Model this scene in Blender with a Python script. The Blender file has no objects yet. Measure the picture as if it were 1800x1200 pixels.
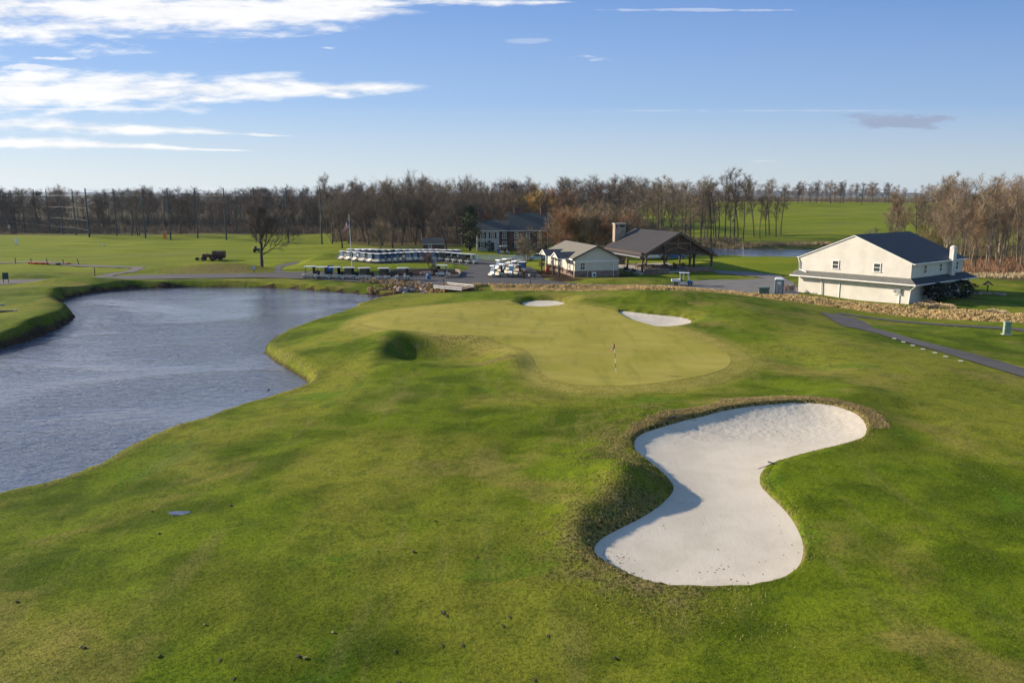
import bpy, bmesh, math, random
import numpy as np
from mathutils import Vector, Matrix
from mathutils.geometry import delaunay_2d_cdt
C = bpy.context.scene.collection
SC = bpy.context.scene
rnd = random.Random(7)
# ------------------------------------------------------------------ camera, sky, sun, exposure
CAMH = 13.0
PITCH = math.atan(255 / 1400)
cam_d = bpy.data.cameras.new('camera'); cam = bpy.data.objects.new('camera', cam_d); C.objects.link(cam)
cam_d.sensor_width = 36; cam_d.lens = 28; cam_d.clip_start = 0.5; cam_d.clip_end = 30000
cam.location = (0, 0, CAMH); cam.rotation_euler = (math.pi / 2 - PITCH, 0, 0)
SC.camera = cam
SC.view_settings.view_transform = 'Standard'; SC.view_settings.look = 'None'
SC.view_settings.exposure = 0.85; SC.view_settings.gamma = 1.0; SC.view_settings.use_curve_mapping = False
SC.cycles.max_bounces = 6; SC.cycles.volume_bounces = 0; SC.cycles.transparent_max_bounces = 12
SC.cycles.sample_clamp_indirect = 4.0

SUN_DIR = Vector((-0.94, 0.34, 0)).normalized()
SUN_EL = math.radians(20.5)
to_sun = Vector((SUN_DIR.x * math.cos(SUN_EL), SUN_DIR.y * math.cos(SUN_EL), math.sin(SUN_EL)))
sun_d = bpy.data.lights.new('sun', 'SUN'); sun_d.energy = 5.0; sun_d.angle = math.radians(0.5); sun_d.color = (1.0, 0.85, 0.66)
sun = bpy.data.objects.new('sun', sun_d); C.objects.link(sun)
sun.rotation_euler = to_sun.to_track_quat('Z', 'Y').to_euler(); sun.location = (-200, 100, 120)


class NT:                                     # tiny expression helper for node trees
    def __init__(s, nt): s.t = nt; s.n = nt.nodes; s.l = nt.links
    def put(s, sock, v):
        if v is None: return
        if isinstance(v, bpy.types.NodeSocket): s.l.new(v, sock)
        else:
            if isinstance(v, (tuple, list)) and len(v) == 3 and sock.type == 'RGBA': v = (*v, 1)
            sock.default_value = v
    def m(s, op, a, b=None, c=None, clamp=False):
        n = s.n.new('ShaderNodeMath'); n.operation = op; n.use_clamp = clamp
        s.put(n.inputs[0], a); s.put(n.inputs[1], b); s.put(n.inputs[2], c); return n.outputs[0]
    def add(s, a, b): return s.m('ADD', a, b)
    def sub(s, a, b): return s.m('SUBTRACT', a, b)
    def mul(s, a, b): return s.m('MULTIPLY', a, b)
    def ss(s, x, a, b, lo=0.0, hi=1.0, kind='SMOOTHSTEP'):
        n = s.n.new('ShaderNodeMapRange'); n.interpolation_type = kind
        for i, v in enumerate((x, a, b, lo, hi)): s.put(n.inputs[i], v)
        return n.outputs[0]
    def mix(s, f, a, b, mode='MIX'):
        n = s.n.new('ShaderNodeMix'); n.data_type = 'RGBA'; n.blend_type = mode
        s.put(n.inputs[0], f); s.put(n.inputs[6], a); s.put(n.inputs[7], b); return n.outputs[2]
    def noise(s, vec, scale, detail=3, rough=0.5, dist=0.0, col=False):
        n = s.n.new('ShaderNodeTexNoise'); s.put(n.inputs['Vector'], vec)
        n.inputs['Scale'].default_value = scale; n.inputs['Detail'].default_value = detail
        n.inputs['Roughness'].default_value = rough; n.inputs['Distortion'].default_value = dist
        return n.outputs['Color' if col else 'Fac']
    def mapv(s, vec, scale=(1, 1, 1), rot=(0, 0, 0), loc=(0, 0, 0)):
        n = s.n.new('ShaderNodeMapping'); s.put(n.inputs[0], vec)
        n.inputs['Scale'].default_value = scale; n.inputs['Rotation'].default_value = rot; n.inputs['Location'].default_value = loc
        return n.outputs[0]
    def comb(s, x, y, z=0.0):
        n = s.n.new('ShaderNodeCombineXYZ'); s.put(n.inputs[0], x); s.put(n.inputs[1], y); s.put(n.inputs[2], z); return n.outputs[0]
    def sep(s, v):
        n = s.n.new('ShaderNodeSeparateXYZ'); s.put(n.inputs[0], v); return n.outputs
    def pos(s): return s.n.new('ShaderNodeNewGeometry').outputs['Position']
    def objc(s): return s.n.new('ShaderNodeTexCoord').outputs['Object']
    def bump(s, h, strength, dist, normal=None):
        n = s.n.new('ShaderNodeBump'); n.inputs['Strength'].default_value = strength; n.inputs['Distance'].default_value = dist
        s.put(n.inputs['Height'], h)
        if normal is not None: s.put(n.inputs['Normal'], normal)
        return n.outputs[0]


def pixdir(px, py):
    c, s = math.cos(PITCH), math.sin(PITCH)
    a, b = px - 900, 600 - py
    return (a, 1400 * c + b * s, -1400 * s + b * c)
def P(px, py, z=0.0):                         # ground point seen at a picture point, on level z
    d = pixdir(px, py); t = (z - CAMH) / d[2]
    return (d[0] * t, d[1] * t)
def PD(px, D):                                # ground point at distance D along the bearing of px (taken near the horizon)
    d = pixdir(px, 420); return (d[0] / d[1] * D, D)

# world: Nishita sky plus a thin deck of streaky clouds (by direction only)
W = bpy.data.worlds.new("World"); SC.world = W; W.use_nodes = True
w = NT(W.node_tree); w.n.clear()
sky = w.n.new('ShaderNodeTexSky'); sky.sky_type = 'NISHITA'; sky.sun_disc = False
sky.sun_elevation = SUN_EL; sky.sun_rotation = math.atan2(to_sun.x, to_sun.y)
sky.altitude = 50; sky.air_density = 1.15; sky.dust_density = 0.6; sky.ozone_density = 2.2
gen = w.n.new('ShaderNodeTexCoord').outputs['Generated']
X, Y, Z = w.sep(gen)
yy = w.m('MAXIMUM', Y, 0.05)
u = w.m('DIVIDE', X, yy); v = w.m('DIVIDE', Z, yy)
def uv(px, py):
    d = pixdir(px, py); return d[0] / d[1], d[2] / d[1]
n1 = w.noise(w.comb(w.mul(u, 3.2), w.mul(v, 26.0)), 1.0, 6, 0.6, 0.3)
n2 = w.noise(w.comb(w.mul(u, 11.0), w.mul(v, 60.0), 3.3), 1.0, 6, 0.62, 0.4)
n3 = w.noise(w.comb(w.mul(u, 30.0), w.mul(v, 90.0), 7.1), 1.0, 4, 0.6)
nn = w.add(w.mul(w.sub(n1, 0.5), 3.0), w.add(w.mul(w.sub(n2, 0.5), 2.6), w.mul(w.sub(n3, 0.5), 1.3)))
def band(left, right, tl, tip_pow=1.0, nz=1.0, soft=0.5, far_left=-3.0):
    (u0, v0), (u1, v1) = uv(*left), uv(*right)
    t = w.ss(u, u1, u0, 0.0, 1.0, 'LINEAR')                      # 0 at the tip, 1 at the left
    vc = w.add(v1, w.mul(w.m('DIVIDE', w.sub(u1, u), u1 - u0), v0 - v1))
    th = w.mul(w.m('POWER', t, tip_pow), tl)
    d = w.m('DIVIDE', w.m('ABSOLUTE', w.sub(v, vc)), w.m('MAXIMUM', th, 0.0008))
    val = w.add(w.sub(1.0, d), w.mul(nn, nz))
    val = w.mul(w.ss(val, -0.12, soft * 1.25), w.ss(t, 0.0, 0.10))
    return val
bands = [
    band((0, -125), (1330, -75), 0.115, 0.75, 0.85, 0.75),
    band((60, 25), (760, 22), 0.044, 0.6, 0.9, 0.8),
    band((0, 165), (765, 152), 0.0290, 0.65, 0.95, 0.8),
    band((0, 219), (530, 240), 0.0115, 0.7, 0.95, 0.8),
    band((0, 249), (455, 266), 0.0085, 0.7, 0.9, 0.8),
    band((560, 6), (1020, 4), 0.013, 0.6, 1.0, 0.8),
    w.mul(band((0, 192), (300, 192), 0.0045, 0.7, 1.3, 0.9), 0.7),
]
def puff(px, py, ru, rv, k):
    (uu, vv) = uv(px, py)
    a = w.m('POWER', w.m('DIVIDE', w.sub(u, uu), ru), 2.0); b = w.m('POWER', w.m('DIVIDE', w.sub(v, vv), rv), 2.0)
    val = w.add(w.sub(1.0, w.add(a, b)), w.mul(nn, 1.5))
    return w.mul(w.ss(val, 0.25, 1.0), k)
bands += [puff(585, 84, .022, .003, .7), puff(95, 103, .03, .003, .8), puff(40, 118, .04, .004, .7),
          puff(1050, 103, .045, .0045, .4), puff(1360, 283, .05, .0022, .25), puff(1150, 18, .18, .002, .3),
          puff(1300, 195, .25, .0015, .15), puff(930, 72, .03, .004, .2)]
cl = bands[0]
for b in bands[1:]: cl = w.m('MAXIMUM', cl, b)
grey = w.m('MAXIMUM', puff(1585, 213, .075, .011, .95), puff(1540, 205, .05, .005, .6))
shade = w.add(0.70, w.add(w.mul(n2, 0.30), w.mul(n1, 0.22)))
side = w.ss(u, -0.7, 0.7, 1.12, 0.90, 'LINEAR')
g = w.mix(w.ss(v, 0.0, 0.11, kind='LINEAR'), (3.75, 4.2, 4.3), (1.8, 2.8, 4.55))
g = w.mix(w.ss(v, 0.10, 0.27, kind='LINEAR'), g, (0.72, 1.60, 3.9))
gs = w.n.new('ShaderNodeVectorMath'); gs.operation = 'SCALE'; w.put(gs.inputs[0], g); w.put(gs.inputs['Scale'], side)
skycol = w.mix(w.ss(v, 0.2, 1.6, 0.88, 0.25), sky.outputs[0], gs.outputs[0])
cc = w.n.new('ShaderNodeVectorMath'); cc.operation = 'SCALE'; cc.inputs[0].default_value = (6.1, 6.0, 5.85); w.put(cc.inputs['Scale'], shade)
col = w.mix(w.mul(cl, 0.9), skycol, cc.outputs[0])
col = w.mix(w.mul(grey, 0.9), col, (1.9, 2.25, 3.1))
bg = w.n.new('ShaderNodeBackground'); w.put(bg.inputs[0], col); bg.inputs[1].default_value = 0.1
wo = w.n.new('ShaderNodeOutputWorld'); w.l.new(bg.outputs[0], wo.inputs[0])

# ------------------------------------------------------------------ helpers
def tag(o, label=None, cat=None, group=None, kind=None):
    if label: o['label'] = label
    if cat: o['category'] = cat
    if group: o['group'] = group
    if kind: o['kind'] = kind
    return o
def empty(name, loc=(0, 0, 0), rz=0.0, **k):
    o = bpy.data.objects.new(name, None); C.objects.link(o); o.location = loc; o.rotation_euler = (0, 0, rz)
    o.empty_display_size = 0.3
    return tag(o, **k)
def copy_tree(o, parent=None):
    c = o.copy(); C.objects.link(c)
    if parent: c.parent = parent
    for ch in o.children: copy_tree(ch, c)
    return c
def mesh_obj(name, V, F, mat, parent=None, smooth=False, mats=None, fm=None):
    me = bpy.data.meshes.new(name)
    me.from_pydata([tuple(p) for p in V] if not isinstance(V, np.ndarray) else V.tolist(), [], F)
    for mm in (mats or [mat]): me.materials.append(mm)
    if fm is not None: me.polygons.foreach_set('material_index', fm)
    if smooth: me.polygons.foreach_set('use_smooth', [True] * len(me.polygons))
    me.update()
    o = bpy.data.objects.new(name, me); C.objects.link(o)
    if parent: o.parent = parent
    return o

class MB:
    def __init__(s): s.V = []; s.F = []; s.fm = []; s.cur = 0
    def raw(s, V, F):
        k = len(s.V); s.V += [tuple(p) for p in V]; s.F += [tuple(i + k for i in f) for f in F]; s.fm += [s.cur] * len(F); return s
    def box(s, c, d, rz=0.0, rx=0.0, ry=0.0):
        M = Matrix.Translation(c) @ Matrix.Rotation(rz, 4, 'Z') @ Matrix.Rotation(ry, 4, 'Y') @ Matrix.Rotation(rx, 4, 'X')
        V = [M @ Vector((x * d[0] / 2, y * d[1] / 2, z * d[2] / 2)) for x in (-1, 1) for y in (-1, 1) for z in (-1, 1)]
        return s.raw(V, [(0, 1, 3, 2), (4, 6, 7, 5), (0, 4, 5, 1), (2, 3, 7, 6), (0, 2, 6, 4), (1, 5, 7, 3)])
    def bx(s, x0, x1, y0, y1, z0, z1): return s.box(((x0 + x1) / 2, (y0 + y1) / 2, (z0 + z1) / 2), (abs(x1 - x0), abs(y1 - y0), abs(z1 - z0)))
    def bar(s, a, b, w_, h_=None):
        a, b = Vector(a), Vector(b); d = b - a; L = d.length; h_ = h_ or w_
        q = d.to_track_quat('Z', 'Y').to_matrix().to_4x4(); M = Matrix.Translation((a + b) / 2) @ q
        V = [M @ Vector((x * w_ / 2, y * h_ / 2, z * L / 2)) for x in (-1, 1) for y in (-1, 1) for z in (-1, 1)]
        return s.raw(V, [(0, 1, 3, 2), (4, 6, 7, 5), (0, 4, 5, 1), (2, 3, 7, 6), (0, 2, 6, 4), (1, 5, 7, 3)])
    def tube(s, pts, rad, n=8, cap=True):
        pts = [Vector(p) for p in pts]; rad = rad if isinstance(rad, (list, tuple)) else [rad] * len(pts)
        V, F = [], []
        for i, p in enumerate(pts):
            d = (pts[min(i + 1, len(pts) - 1)] - pts[max(i - 1, 0)]).normalized()
            a = d.orthogonal().normalized() if i == 0 else (a - d * a.dot(d)).normalized()
            b = d.cross(a)
            for k in range(n):
                t = 2 * math.pi * k / n; V.append(p + (a * math.cos(t) + b * math.sin(t)) * rad[i])
            if i:
                for k in range(n): F.append(((i - 1) * n + k, (i - 1) * n + (k + 1) % n, i * n + (k + 1) % n, i * n + k))
        if cap: F.append(tuple(range(n))[::-1]); F.append(tuple((len(pts) - 1) * n + k for k in range(n)))
        return s.raw(V, F)
    def prism(s, prof, y0, y1):               # profile in x,z extruded along y
        n = len(prof); V = [(p[0], y0, p[1]) for p in prof] + [(p[0], y1, p[1]) for p in prof]
        F = [tuple(range(n))[::-1], tuple(range(n, 2 * n))] + [(i, (i + 1) % n, n + (i + 1) % n, n + i) for i in range(n)]
        return s.raw(V, F)
    def lathe(s, prof, c=(0, 0, 0), n=16):
        V, F = [], []
        for r, z in prof:
            for k in range(n):
                t = 2 * math.pi * k / n; V.append((c[0] + r * math.cos(t), c[1] + r * math.sin(t), c[2] + z))
        for i in range(len(prof) - 1):
            for k in range(n): F.append((i * n + k, i * n + (k + 1) % n, (i + 1) * n + (k + 1) % n, (i + 1) * n + k))
        F.append(tuple(range(n))[::-1]); F.append(tuple((len(prof) - 1) * n + k for k in range(n)))
        return s.raw(V, F)
    def build(s, name, mat, parent=None, smooth=False, bevel=0.0):
        mats = mat if isinstance(mat, list) else [mat]
        o = mesh_obj(name, s.V, s.F, None, parent, smooth, mats, s.fm)
        bm = bmesh.new(); bm.from_mesh(o.data); bmesh.ops.recalc_face_normals(bm, faces=bm.faces)
        if bevel: bmesh.ops.bevel(bm, geom=bm.edges[:], offset=bevel, segments=2, affect='EDGES', clamp_overlap=True)
        bm.to_mesh(o.data); bm.free()
        return o

# ------------------------------------------------------------------ materials
def pmat(name, col, rough=0.7, metal=0.0, nscale=3.0, namt=0.15, bump=0.0, bscale=20.0, spec=0.4, coat=0.0):
    m = bpy.data.materials.new(name); m.use_nodes = True; t = NT(m.node_tree); b = t.n['Principled BSDF']
    p = t.objc(); nz = t.noise(p, nscale, 4, 0.6)
    dark = tuple(c * (1 - namt) for c in col); lite = tuple(min(1, c * (1 + namt)) for c in col)
    t.put(b.inputs['Base Color'], t.mix(t.ss(nz, 0.3, 0.7), dark, lite))
    b.inputs['Roughness'].default_value = rough; b.inputs['Metallic'].default_value = metal
    b.inputs['Specular IOR Level'].default_value = spec; b.inputs['Coat Weight'].default_value = coat
    if bump: t.put(b.inputs['Normal'], t.bump(t.noise(p, bscale, 4, 0.6), bump, 0.02))
    return m
M = {}
def mk(name, *a, **k): M[name] = pmat(name, *a, **k); return M[name]
mk('cream_stucco', (0.57, 0.545, 0.485), 0.9, bump=0.4, bscale=12, nscale=0.6, namt=0.07)
mk('siding', (0.50, 0.47, 0.40), 0.8, nscale=1.0, namt=0.05)
mk('white_trim', (0.72, 0.71, 0.68), 0.5, namt=0.06)
mk('white_plastic', (0.75, 0.75, 0.73), 0.35, namt=0.05, coat=0.3)
mk('ivory_plastic', (0.62, 0.58, 0.48), 0.35, namt=0.06, coat=0.3)
mk('black_plastic', (0.02, 0.02, 0.022), 0.5)
mk('tyre', (0.015, 0.015, 0.016), 0.85)
mk('seat_vinyl', (0.32, 0.29, 0.24), 0.6)
mk('dark_metal', (0.03, 0.032, 0.035), 0.5, 0.3)
mk('grey_metal', (0.35, 0.36, 0.37), 0.4, 0.6)
mk('pole_metal', (0.045, 0.06, 0.065), 0.6, 0.2)
mk('timber_dark', (0.075, 0.045, 0.03), 0.75, nscale=2.0, namt=0.3, bump=0.3)
mk('timber_mid', (0.16, 0.10, 0.06), 0.75, nscale=2.0, namt=0.3, bump=0.3)
mk('metal_roof', (0.062, 0.056, 0.054), 0.65, 0.0, nscale=0.5, namt=0.08)
mk('slate_trim', (0.03, 0.032, 0.036), 0.6)
mk('asphalt_dark', (0.03, 0.03, 0.032), 0.85)
mk('red_barrel', (0.30, 0.04, 0.02), 0.5)
mk('orange_plastic', (0.75, 0.16, 0.03), 0.5)
mk('blue_paint', (0.02, 0.10, 0.32), 0.4)
mk('blue_plastic', (0.04, 0.12, 0.26), 0.45, nscale=4, namt=0.3)
mk('potty_blue', (0.10, 0.15, 0.20), 0.5, namt=0.1)
mk('green_paint', (0.07, 0.13, 0.10), 0.5)
mk('pale_green_paint', (0.22, 0.30, 0.22), 0.5)
mk('dark_green_sign', (0.008, 0.04, 0.045), 0.6)
mk('tractor_red', (0.12, 0.02, 0.03), 0.6)
mk('silver_paint', (0.42, 0.44, 0.47), 0.3, 0.6, coat=0.6)
mk('lightblue_paint', (0.35, 0.48, 0.62), 0.3, 0.2, coat=0.6)
mk('door_paint', (0.02, 0.035, 0.04), 0.5)
mk('shutter', (0.015, 0.02, 0.022), 0.6)
mk('concrete', (0.40, 0.38, 0.34), 0.9, nscale=2, namt=0.15, bump=0.3)
mk('boulder', (0.26, 0.20, 0.17), 0.9, nscale=1.5, namt=0.4, bump=0.6, bscale=6)
mk('mulch', (0.035, 0.024, 0.018), 0.95, nscale=4, namt=0.4, bump=0.8, bscale=12)
mk('turf_clod', (0.16, 0.15, 0.06), 0.95, nscale=30, namt=0.5)
mk('mud', (0.05, 0.035, 0.022), 0.95, nscale=8, namt=0.4)
mk('leaf_brown', (0.10, 0.06, 0.03), 0.8)
mk('flag_red', (0.55, 0.03, 0.03), 0.7)
mk('flag_white', (0.75, 0.73, 0.70), 0.7)
mk('flag_navy', (0.02, 0.03, 0.12), 0.7)
mk('red_stake', (0.35, 0.02, 0.02), 0.6)

def glass(name, col, rough=0.08):
    m = bpy.data.materials.new(name); m.use_nodes = True; t = NT(m.node_tree); b = t.n['Principled BSDF']
    t.put(b.inputs['Base Color'], t.mix(t.noise(t.objc(), 1.5, 2), tuple(c * .6 for c in col), col))
    b.inputs['Roughness'].default_value = rough; b.inputs['Specular IOR Level'].default_value = 0.9
    M[name] = m; return m
glass('window_glass', (0.06, 0.07, 0.08)); glass('car_glass', (0.015, 0.018, 0.02))
def sheer(name, col, alpha):                 # clear plastic / netting: part see-through
    m = bpy.data.materials.new(name); m.use_nodes = True; t = NT(m.node_tree); b = t.n['Principled BSDF']
    t.put(b.inputs['Base Color'], t.mix(t.noise(t.objc(), 4.0, 2), tuple(c * .8 for c in col), col)); b.inputs['Roughness'].default_value = 0.15
    b.inputs['Alpha'].default_value = alpha; M[name] = m; return m
sheer('windscreen', (0.20, 0.30, 0.42), 0.55); sheer('blue_curtain', (0.03, 0.12, 0.27), 0.75); sheer('smoked_curtain', (0.05, 0.055, 0.06), 0.75)
sheer('netting', (0.03, 0.035, 0.04), 0.10)

def brick_mat(name, c1, c2, mortar, scale, rw=0.5, rh=0.25, msize=0.02):
    m = bpy.data.materials.new(name); m.use_nodes = True; t = NT(m.node_tree); b = t.n['Principled BSDF']
    o = t.objc(); x, y, z = t.sep(o); vec = t.comb(t.add(x, y), z, 0.0)
    br = t.n.new('ShaderNodeTexBrick'); t.put(br.inputs['Vector'], vec); br.inputs['Scale'].default_value = scale
    br.inputs['Color1'].default_value = (*c1, 1); br.inputs['Color2'].default_value = (*c2, 1); br.inputs['Mortar'].default_value = (*mortar, 1)
    br.inputs['Brick Width'].default_value = rw; br.inputs['Row Height'].default_value = rh; br.inputs['Mortar Size'].default_value = msize
    col = t.mix(t.ss(t.noise(o, 1.2, 4), .3, .7, 0, .5), br.outputs[0], tuple(c * .6 for c in c1))
    t.put(b.inputs['Base Color'], col); b.inputs['Roughness'].default_value = 0.9
    t.put(b.inputs['Normal'], t.bump(br.outputs['Fac'], -0.5, 0.02)); M[name] = m; return m
brick_mat('brick', (0.10, 0.045, 0.035), (0.15, 0.07, 0.05), (0.16, 0.13, 0.11), 2.0)
brick_mat('fieldstone', (0.17, 0.10, 0.085), (0.26, 0.19, 0.16), (0.20, 0.18, 0.16), 1.2, 0.7, 0.3, 0.03)
brick_mat('chimney_stone', (0.30, 0.22, 0.17), (0.42, 0.34, 0.27), (0.25, 0.22, 0.2), 1.2, 0.6, 0.3, 0.03)
brick_mat('white_brick', (0.55, 0.55, 0.53), (0.48, 0.48, 0.47), (0.40, 0.40, 0.40), 2.0)
def shingle_mat(name, c1, c2, scale=2.2):
    m = bpy.data.materials.new(name); m.use_nodes = True; t = NT(m.node_tree); b = t.n['Principled BSDF']
    o = t.objc(); x, y, z = t.sep(o); vec = t.comb(t.add(x, t.mul(y, 1.0)), t.mul(z, 2.2), 0)
    br = t.n.new('ShaderNodeTexBrick'); t.put(br.inputs['Vector'], vec); br.inputs['Scale'].default_value = scale
    br.inputs['Color1'].default_value = (*c1, 1); br.inputs['Color2'].default_value = (*c2, 1); br.inputs['Mortar'].default_value = tuple(c * .5 for c in c1) + (1,)
    br.inputs['Brick Width'].default_value = .7; br.inputs['Row Height'].default_value = .35; br.inputs['Mortar Size'].default_value = .02
    col = t.mix(t.ss(t.noise(o, 7, 3), .35, .65, 0, .5), br.outputs[0], tuple(c * 1.5 for c in c2))
    t.put(b.inputs['Base Color'], col); b.inputs['Roughness'].default_value = 0.85
    t.put(b.inputs['Normal'], t.bump(t.noise(o, 12, 3), 0.3, 0.02)); M[name] = m; return m
shingle_mat('shingle_blue', (0.020, 0.027, 0.035), (0.034, 0.042, 0.05))
shingle_mat('shingle_grey', (0.085, 0.085, 0.075), (0.125, 0.125, 0.11))
shingle_mat('shingle_olive', (0.12, 0.11, 0.085), (0.15, 0.14, 0.11))
shingle_mat('slate_roof', (0.045, 0.05, 0.048), (0.075, 0.08, 0.072))

# colour comes from the object's own Color so that copies may differ
def objcol_mat(name, rough=0.85, var=0.35, scale=0.6):
    m = bpy.data.materials.new(name); m.use_nodes = True; t = NT(m.node_tree); b = t.n['Principled BSDF']
    oi = t.n.new('ShaderNodeObjectInfo'); p = t.objc()
    f = t.ss(t.noise(p, scale, 3), .3, .7, 1 - var, 1 + var)
    sc = t.n.new('ShaderNodeVectorMath'); sc.operation = 'SCALE'; t.put(sc.inputs[0], oi.outputs['Color']); t.put(sc.inputs['Scale'], f)
    t.put(b.inputs['Base Color'], sc.outputs[0]); b.inputs['Roughness'].default_value = rough; b.inputs['Specular IOR Level'].default_value = .15
    M[name] = m; return m
objcol_mat('bark'); objcol_mat('twigs'); objcol_mat('foliage', var=.5, scale=2.0); objcol_mat('dry_grass', var=.22, scale=.9)
# ------------------------------------------------------------------ outlines
def catmull(pts, n=6, closed=True):
    pts = [np.array(p, float) for p in pts]; N = len(pts); out = []
    rng = range(N) if closed else range(N - 1)
    for i in rng:
        if closed: p0, p1, p2, p3 = pts[(i - 1) % N], pts[i], pts[(i + 1) % N], pts[(i + 2) % N]
        else: p0, p1, p2, p3 = pts[max(i - 1, 0)], pts[i], pts[i + 1], pts[min(i + 2, N - 1)]
        for k in range(n):
            t = k / n
            out.append(0.5 * ((2 * p1) + (-p0 + p2) * t + (2 * p0 - 5 * p1 + 4 * p2 - p3) * t * t + (-p0 + 3 * p1 - 3 * p2 + p3) * t ** 3))
    if not closed: out.append(pts[-1])
    return np.array(out)
def sdf(poly, x, y, reach=1e9):               # signed distance, negative inside
    x = np.asarray(x, float); y = np.asarray(y, float); shp = x.shape; x = x.ravel(); y = y.ravel()
    res = np.full(x.shape, 1e3)
    m = (x > poly[:, 0].min() - reach) & (x < poly[:, 0].max() + reach) & (y > poly[:, 1].min() - reach) & (y < poly[:, 1].max() + reach)
    X_, Y_ = x[m], y[m]; d2 = np.full(X_.shape, 1e12); ins = np.zeros(X_.shape, bool)
    N = len(poly)
    for i in range(N):
        ax, ay = poly[i]; bx_, by_ = poly[(i + 1) % N]; ex, ey = bx_ - ax, by_ - ay; L = ex * ex + ey * ey + 1e-12
        t = np.clip(((X_ - ax) * ex + (Y_ - ay) * ey) / L, 0, 1)
        d2 = np.minimum(d2, (X_ - ax - t * ex) ** 2 + (Y_ - ay - t * ey) ** 2)
        c = ((ay > Y_) != (by_ > Y_)) & (X_ < (bx_ - ax) * (Y_ - ay) / (by_ - ay + 1e-15) + ax)
        ins ^= c
    d = np.sqrt(d2); d[ins] *= -1; res[m] = d
    return res.reshape(shp)
def linedist(line, x, y, reach=30):
    x = np.asarray(x, float); y = np.asarray(y, float); shp = x.shape; x = x.ravel(); y = y.ravel(); line = np.array(line)
    res = np.full(x.shape, 1e3)
    m = (x > line[:, 0].min() - reach) & (x < line[:, 0].max() + reach) & (y > line[:, 1].min() - reach) & (y < line[:, 1].max() + reach)
    X_, Y_ = x[m], y[m]; d2 = np.full(X_.shape, 1e12)
    for i in range(len(line) - 1):
        ax, ay = line[i]; ex, ey = line[i + 1] - line[i]; L = ex * ex + ey * ey + 1e-12
        t = np.clip(((X_ - ax) * ex + (Y_ - ay) * ey) / L, 0, 1)
        d2 = np.minimum(d2, (X_ - ax - t * ex) ** 2 + (Y_ - ay - t * ey) ** 2)
    res[m] = np.sqrt(d2); return res.reshape(shp)

WZ = -0.8
pond_px = [(-260, 960), (-120, 905), (0, 872), (60, 858), (110, 843), (180, 815), (240, 780), (300, 755), (360, 738), (420, 716), (480, 700),
           (524, 688), (541, 676), (526, 662), (500, 646), (478, 632), (463, 618)]
pond = [P(a, b, WZ) for a, b in pond_px]
pond += [P(a, b, .1) for a, b in [(464, 604), (470, 588), (500, 571), (545, 558), (600, 545), (640, 531), (690, 520), (730, 513)]]   # hidden shore behind the bank top
pond += [P(a, b, WZ) for a, b in [(738, 519), (690, 522), (640, 517), (600, 514), (560, 511), (500, 507), (400, 504.5), (300, 506), (230, 508), (170, 514), (130, 521),
                                  (112, 529), (103, 537), (112, 545), (124, 551), (129, 557), (120, 566), (95, 581), (50, 598), (0, 613), (-90, 640), (-260, 690)]]
pond = catmull(pond, 4)
bunk_px = [(1115, 786), (1120, 777), (1137, 769), (1167, 761), (1197, 753), (1233, 746), (1270, 737), (1313, 730), (1357, 726), (1397, 723), (1430, 724), (1463, 728), (1490, 736), (1510, 746),
           (1521, 759), (1521, 771), (1510, 781), (1480, 790), (1447, 797), (1410, 805), (1377, 813), (1353, 820), (1340, 829), (1335, 841), (1338, 857), (1353, 873), (1373, 893), (1390, 914),
           (1403, 937), (1411, 962), (1410, 983), (1402, 1003), (1380, 1022), (1347, 1034), (1300, 1041), (1247, 1043), (1197, 1041), (1153, 1035), (1113, 1021), (1080, 1003), (1053, 986),
           (1045, 973), (1048, 961), (1063, 947), (1090, 932), (1123, 915), (1157, 893), (1179, 871), (1184, 857), (1175, 842), (1157, 827), (1133, 810), (1118, 798)]
def bz(py): return 0.25 + (1043 - py) / 320 * 0.75
bunk = catmull([P(a, b, bz(b)) for a, b in bunk_px], 3)
b2 = catmull([P(955 + 38 * math.cos(t), 533.5 + 4.6 * math.sin(t), 1.0) for t in np.linspace(0, 2 * math.pi, 14)[:-1]], 3)
b3 = catmull([P(a, b, 1.1) for a, b in [(1088, 550), (1112, 551), (1150, 554), (1195, 557), (1216, 562), (1200, 567), (1168, 570), (1140, 568), (1118, 562), (1100, 556)]], 3)
green_px = [(633, 562), (650, 552), (700, 543), (760, 538.5), (850, 538), (950, 542), (1020, 549), (1090, 561), (1160, 578), (1230, 600), (1268, 618), (1284, 632), (1280, 645), (1258, 655), (1225, 663),
            (1160, 673), (1080, 678), (1010, 675), (969, 664), (947, 649), (938, 631), (924, 615), (891, 604), (847, 595), (780, 590), (713, 583), (662, 574)]
green = catmull([P(a, b, .95) for a, b in green_px], 4)
apron = catmull([P(a, b, .95) for a, b in [(612, 564), (630, 550), (690, 538), (760, 534), (860, 533), (960, 537), (1040, 545), (1110, 557), (1190, 575), (1260, 596), (1310, 620), (1325, 640), (1295, 662), (1230, 680),
            (1150, 688), (1060, 693), (990, 688), (940, 676), (915, 655), (905, 630), (870, 612), (820, 603), (740, 594), (670, 585), (625, 575)]], 3)
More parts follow.
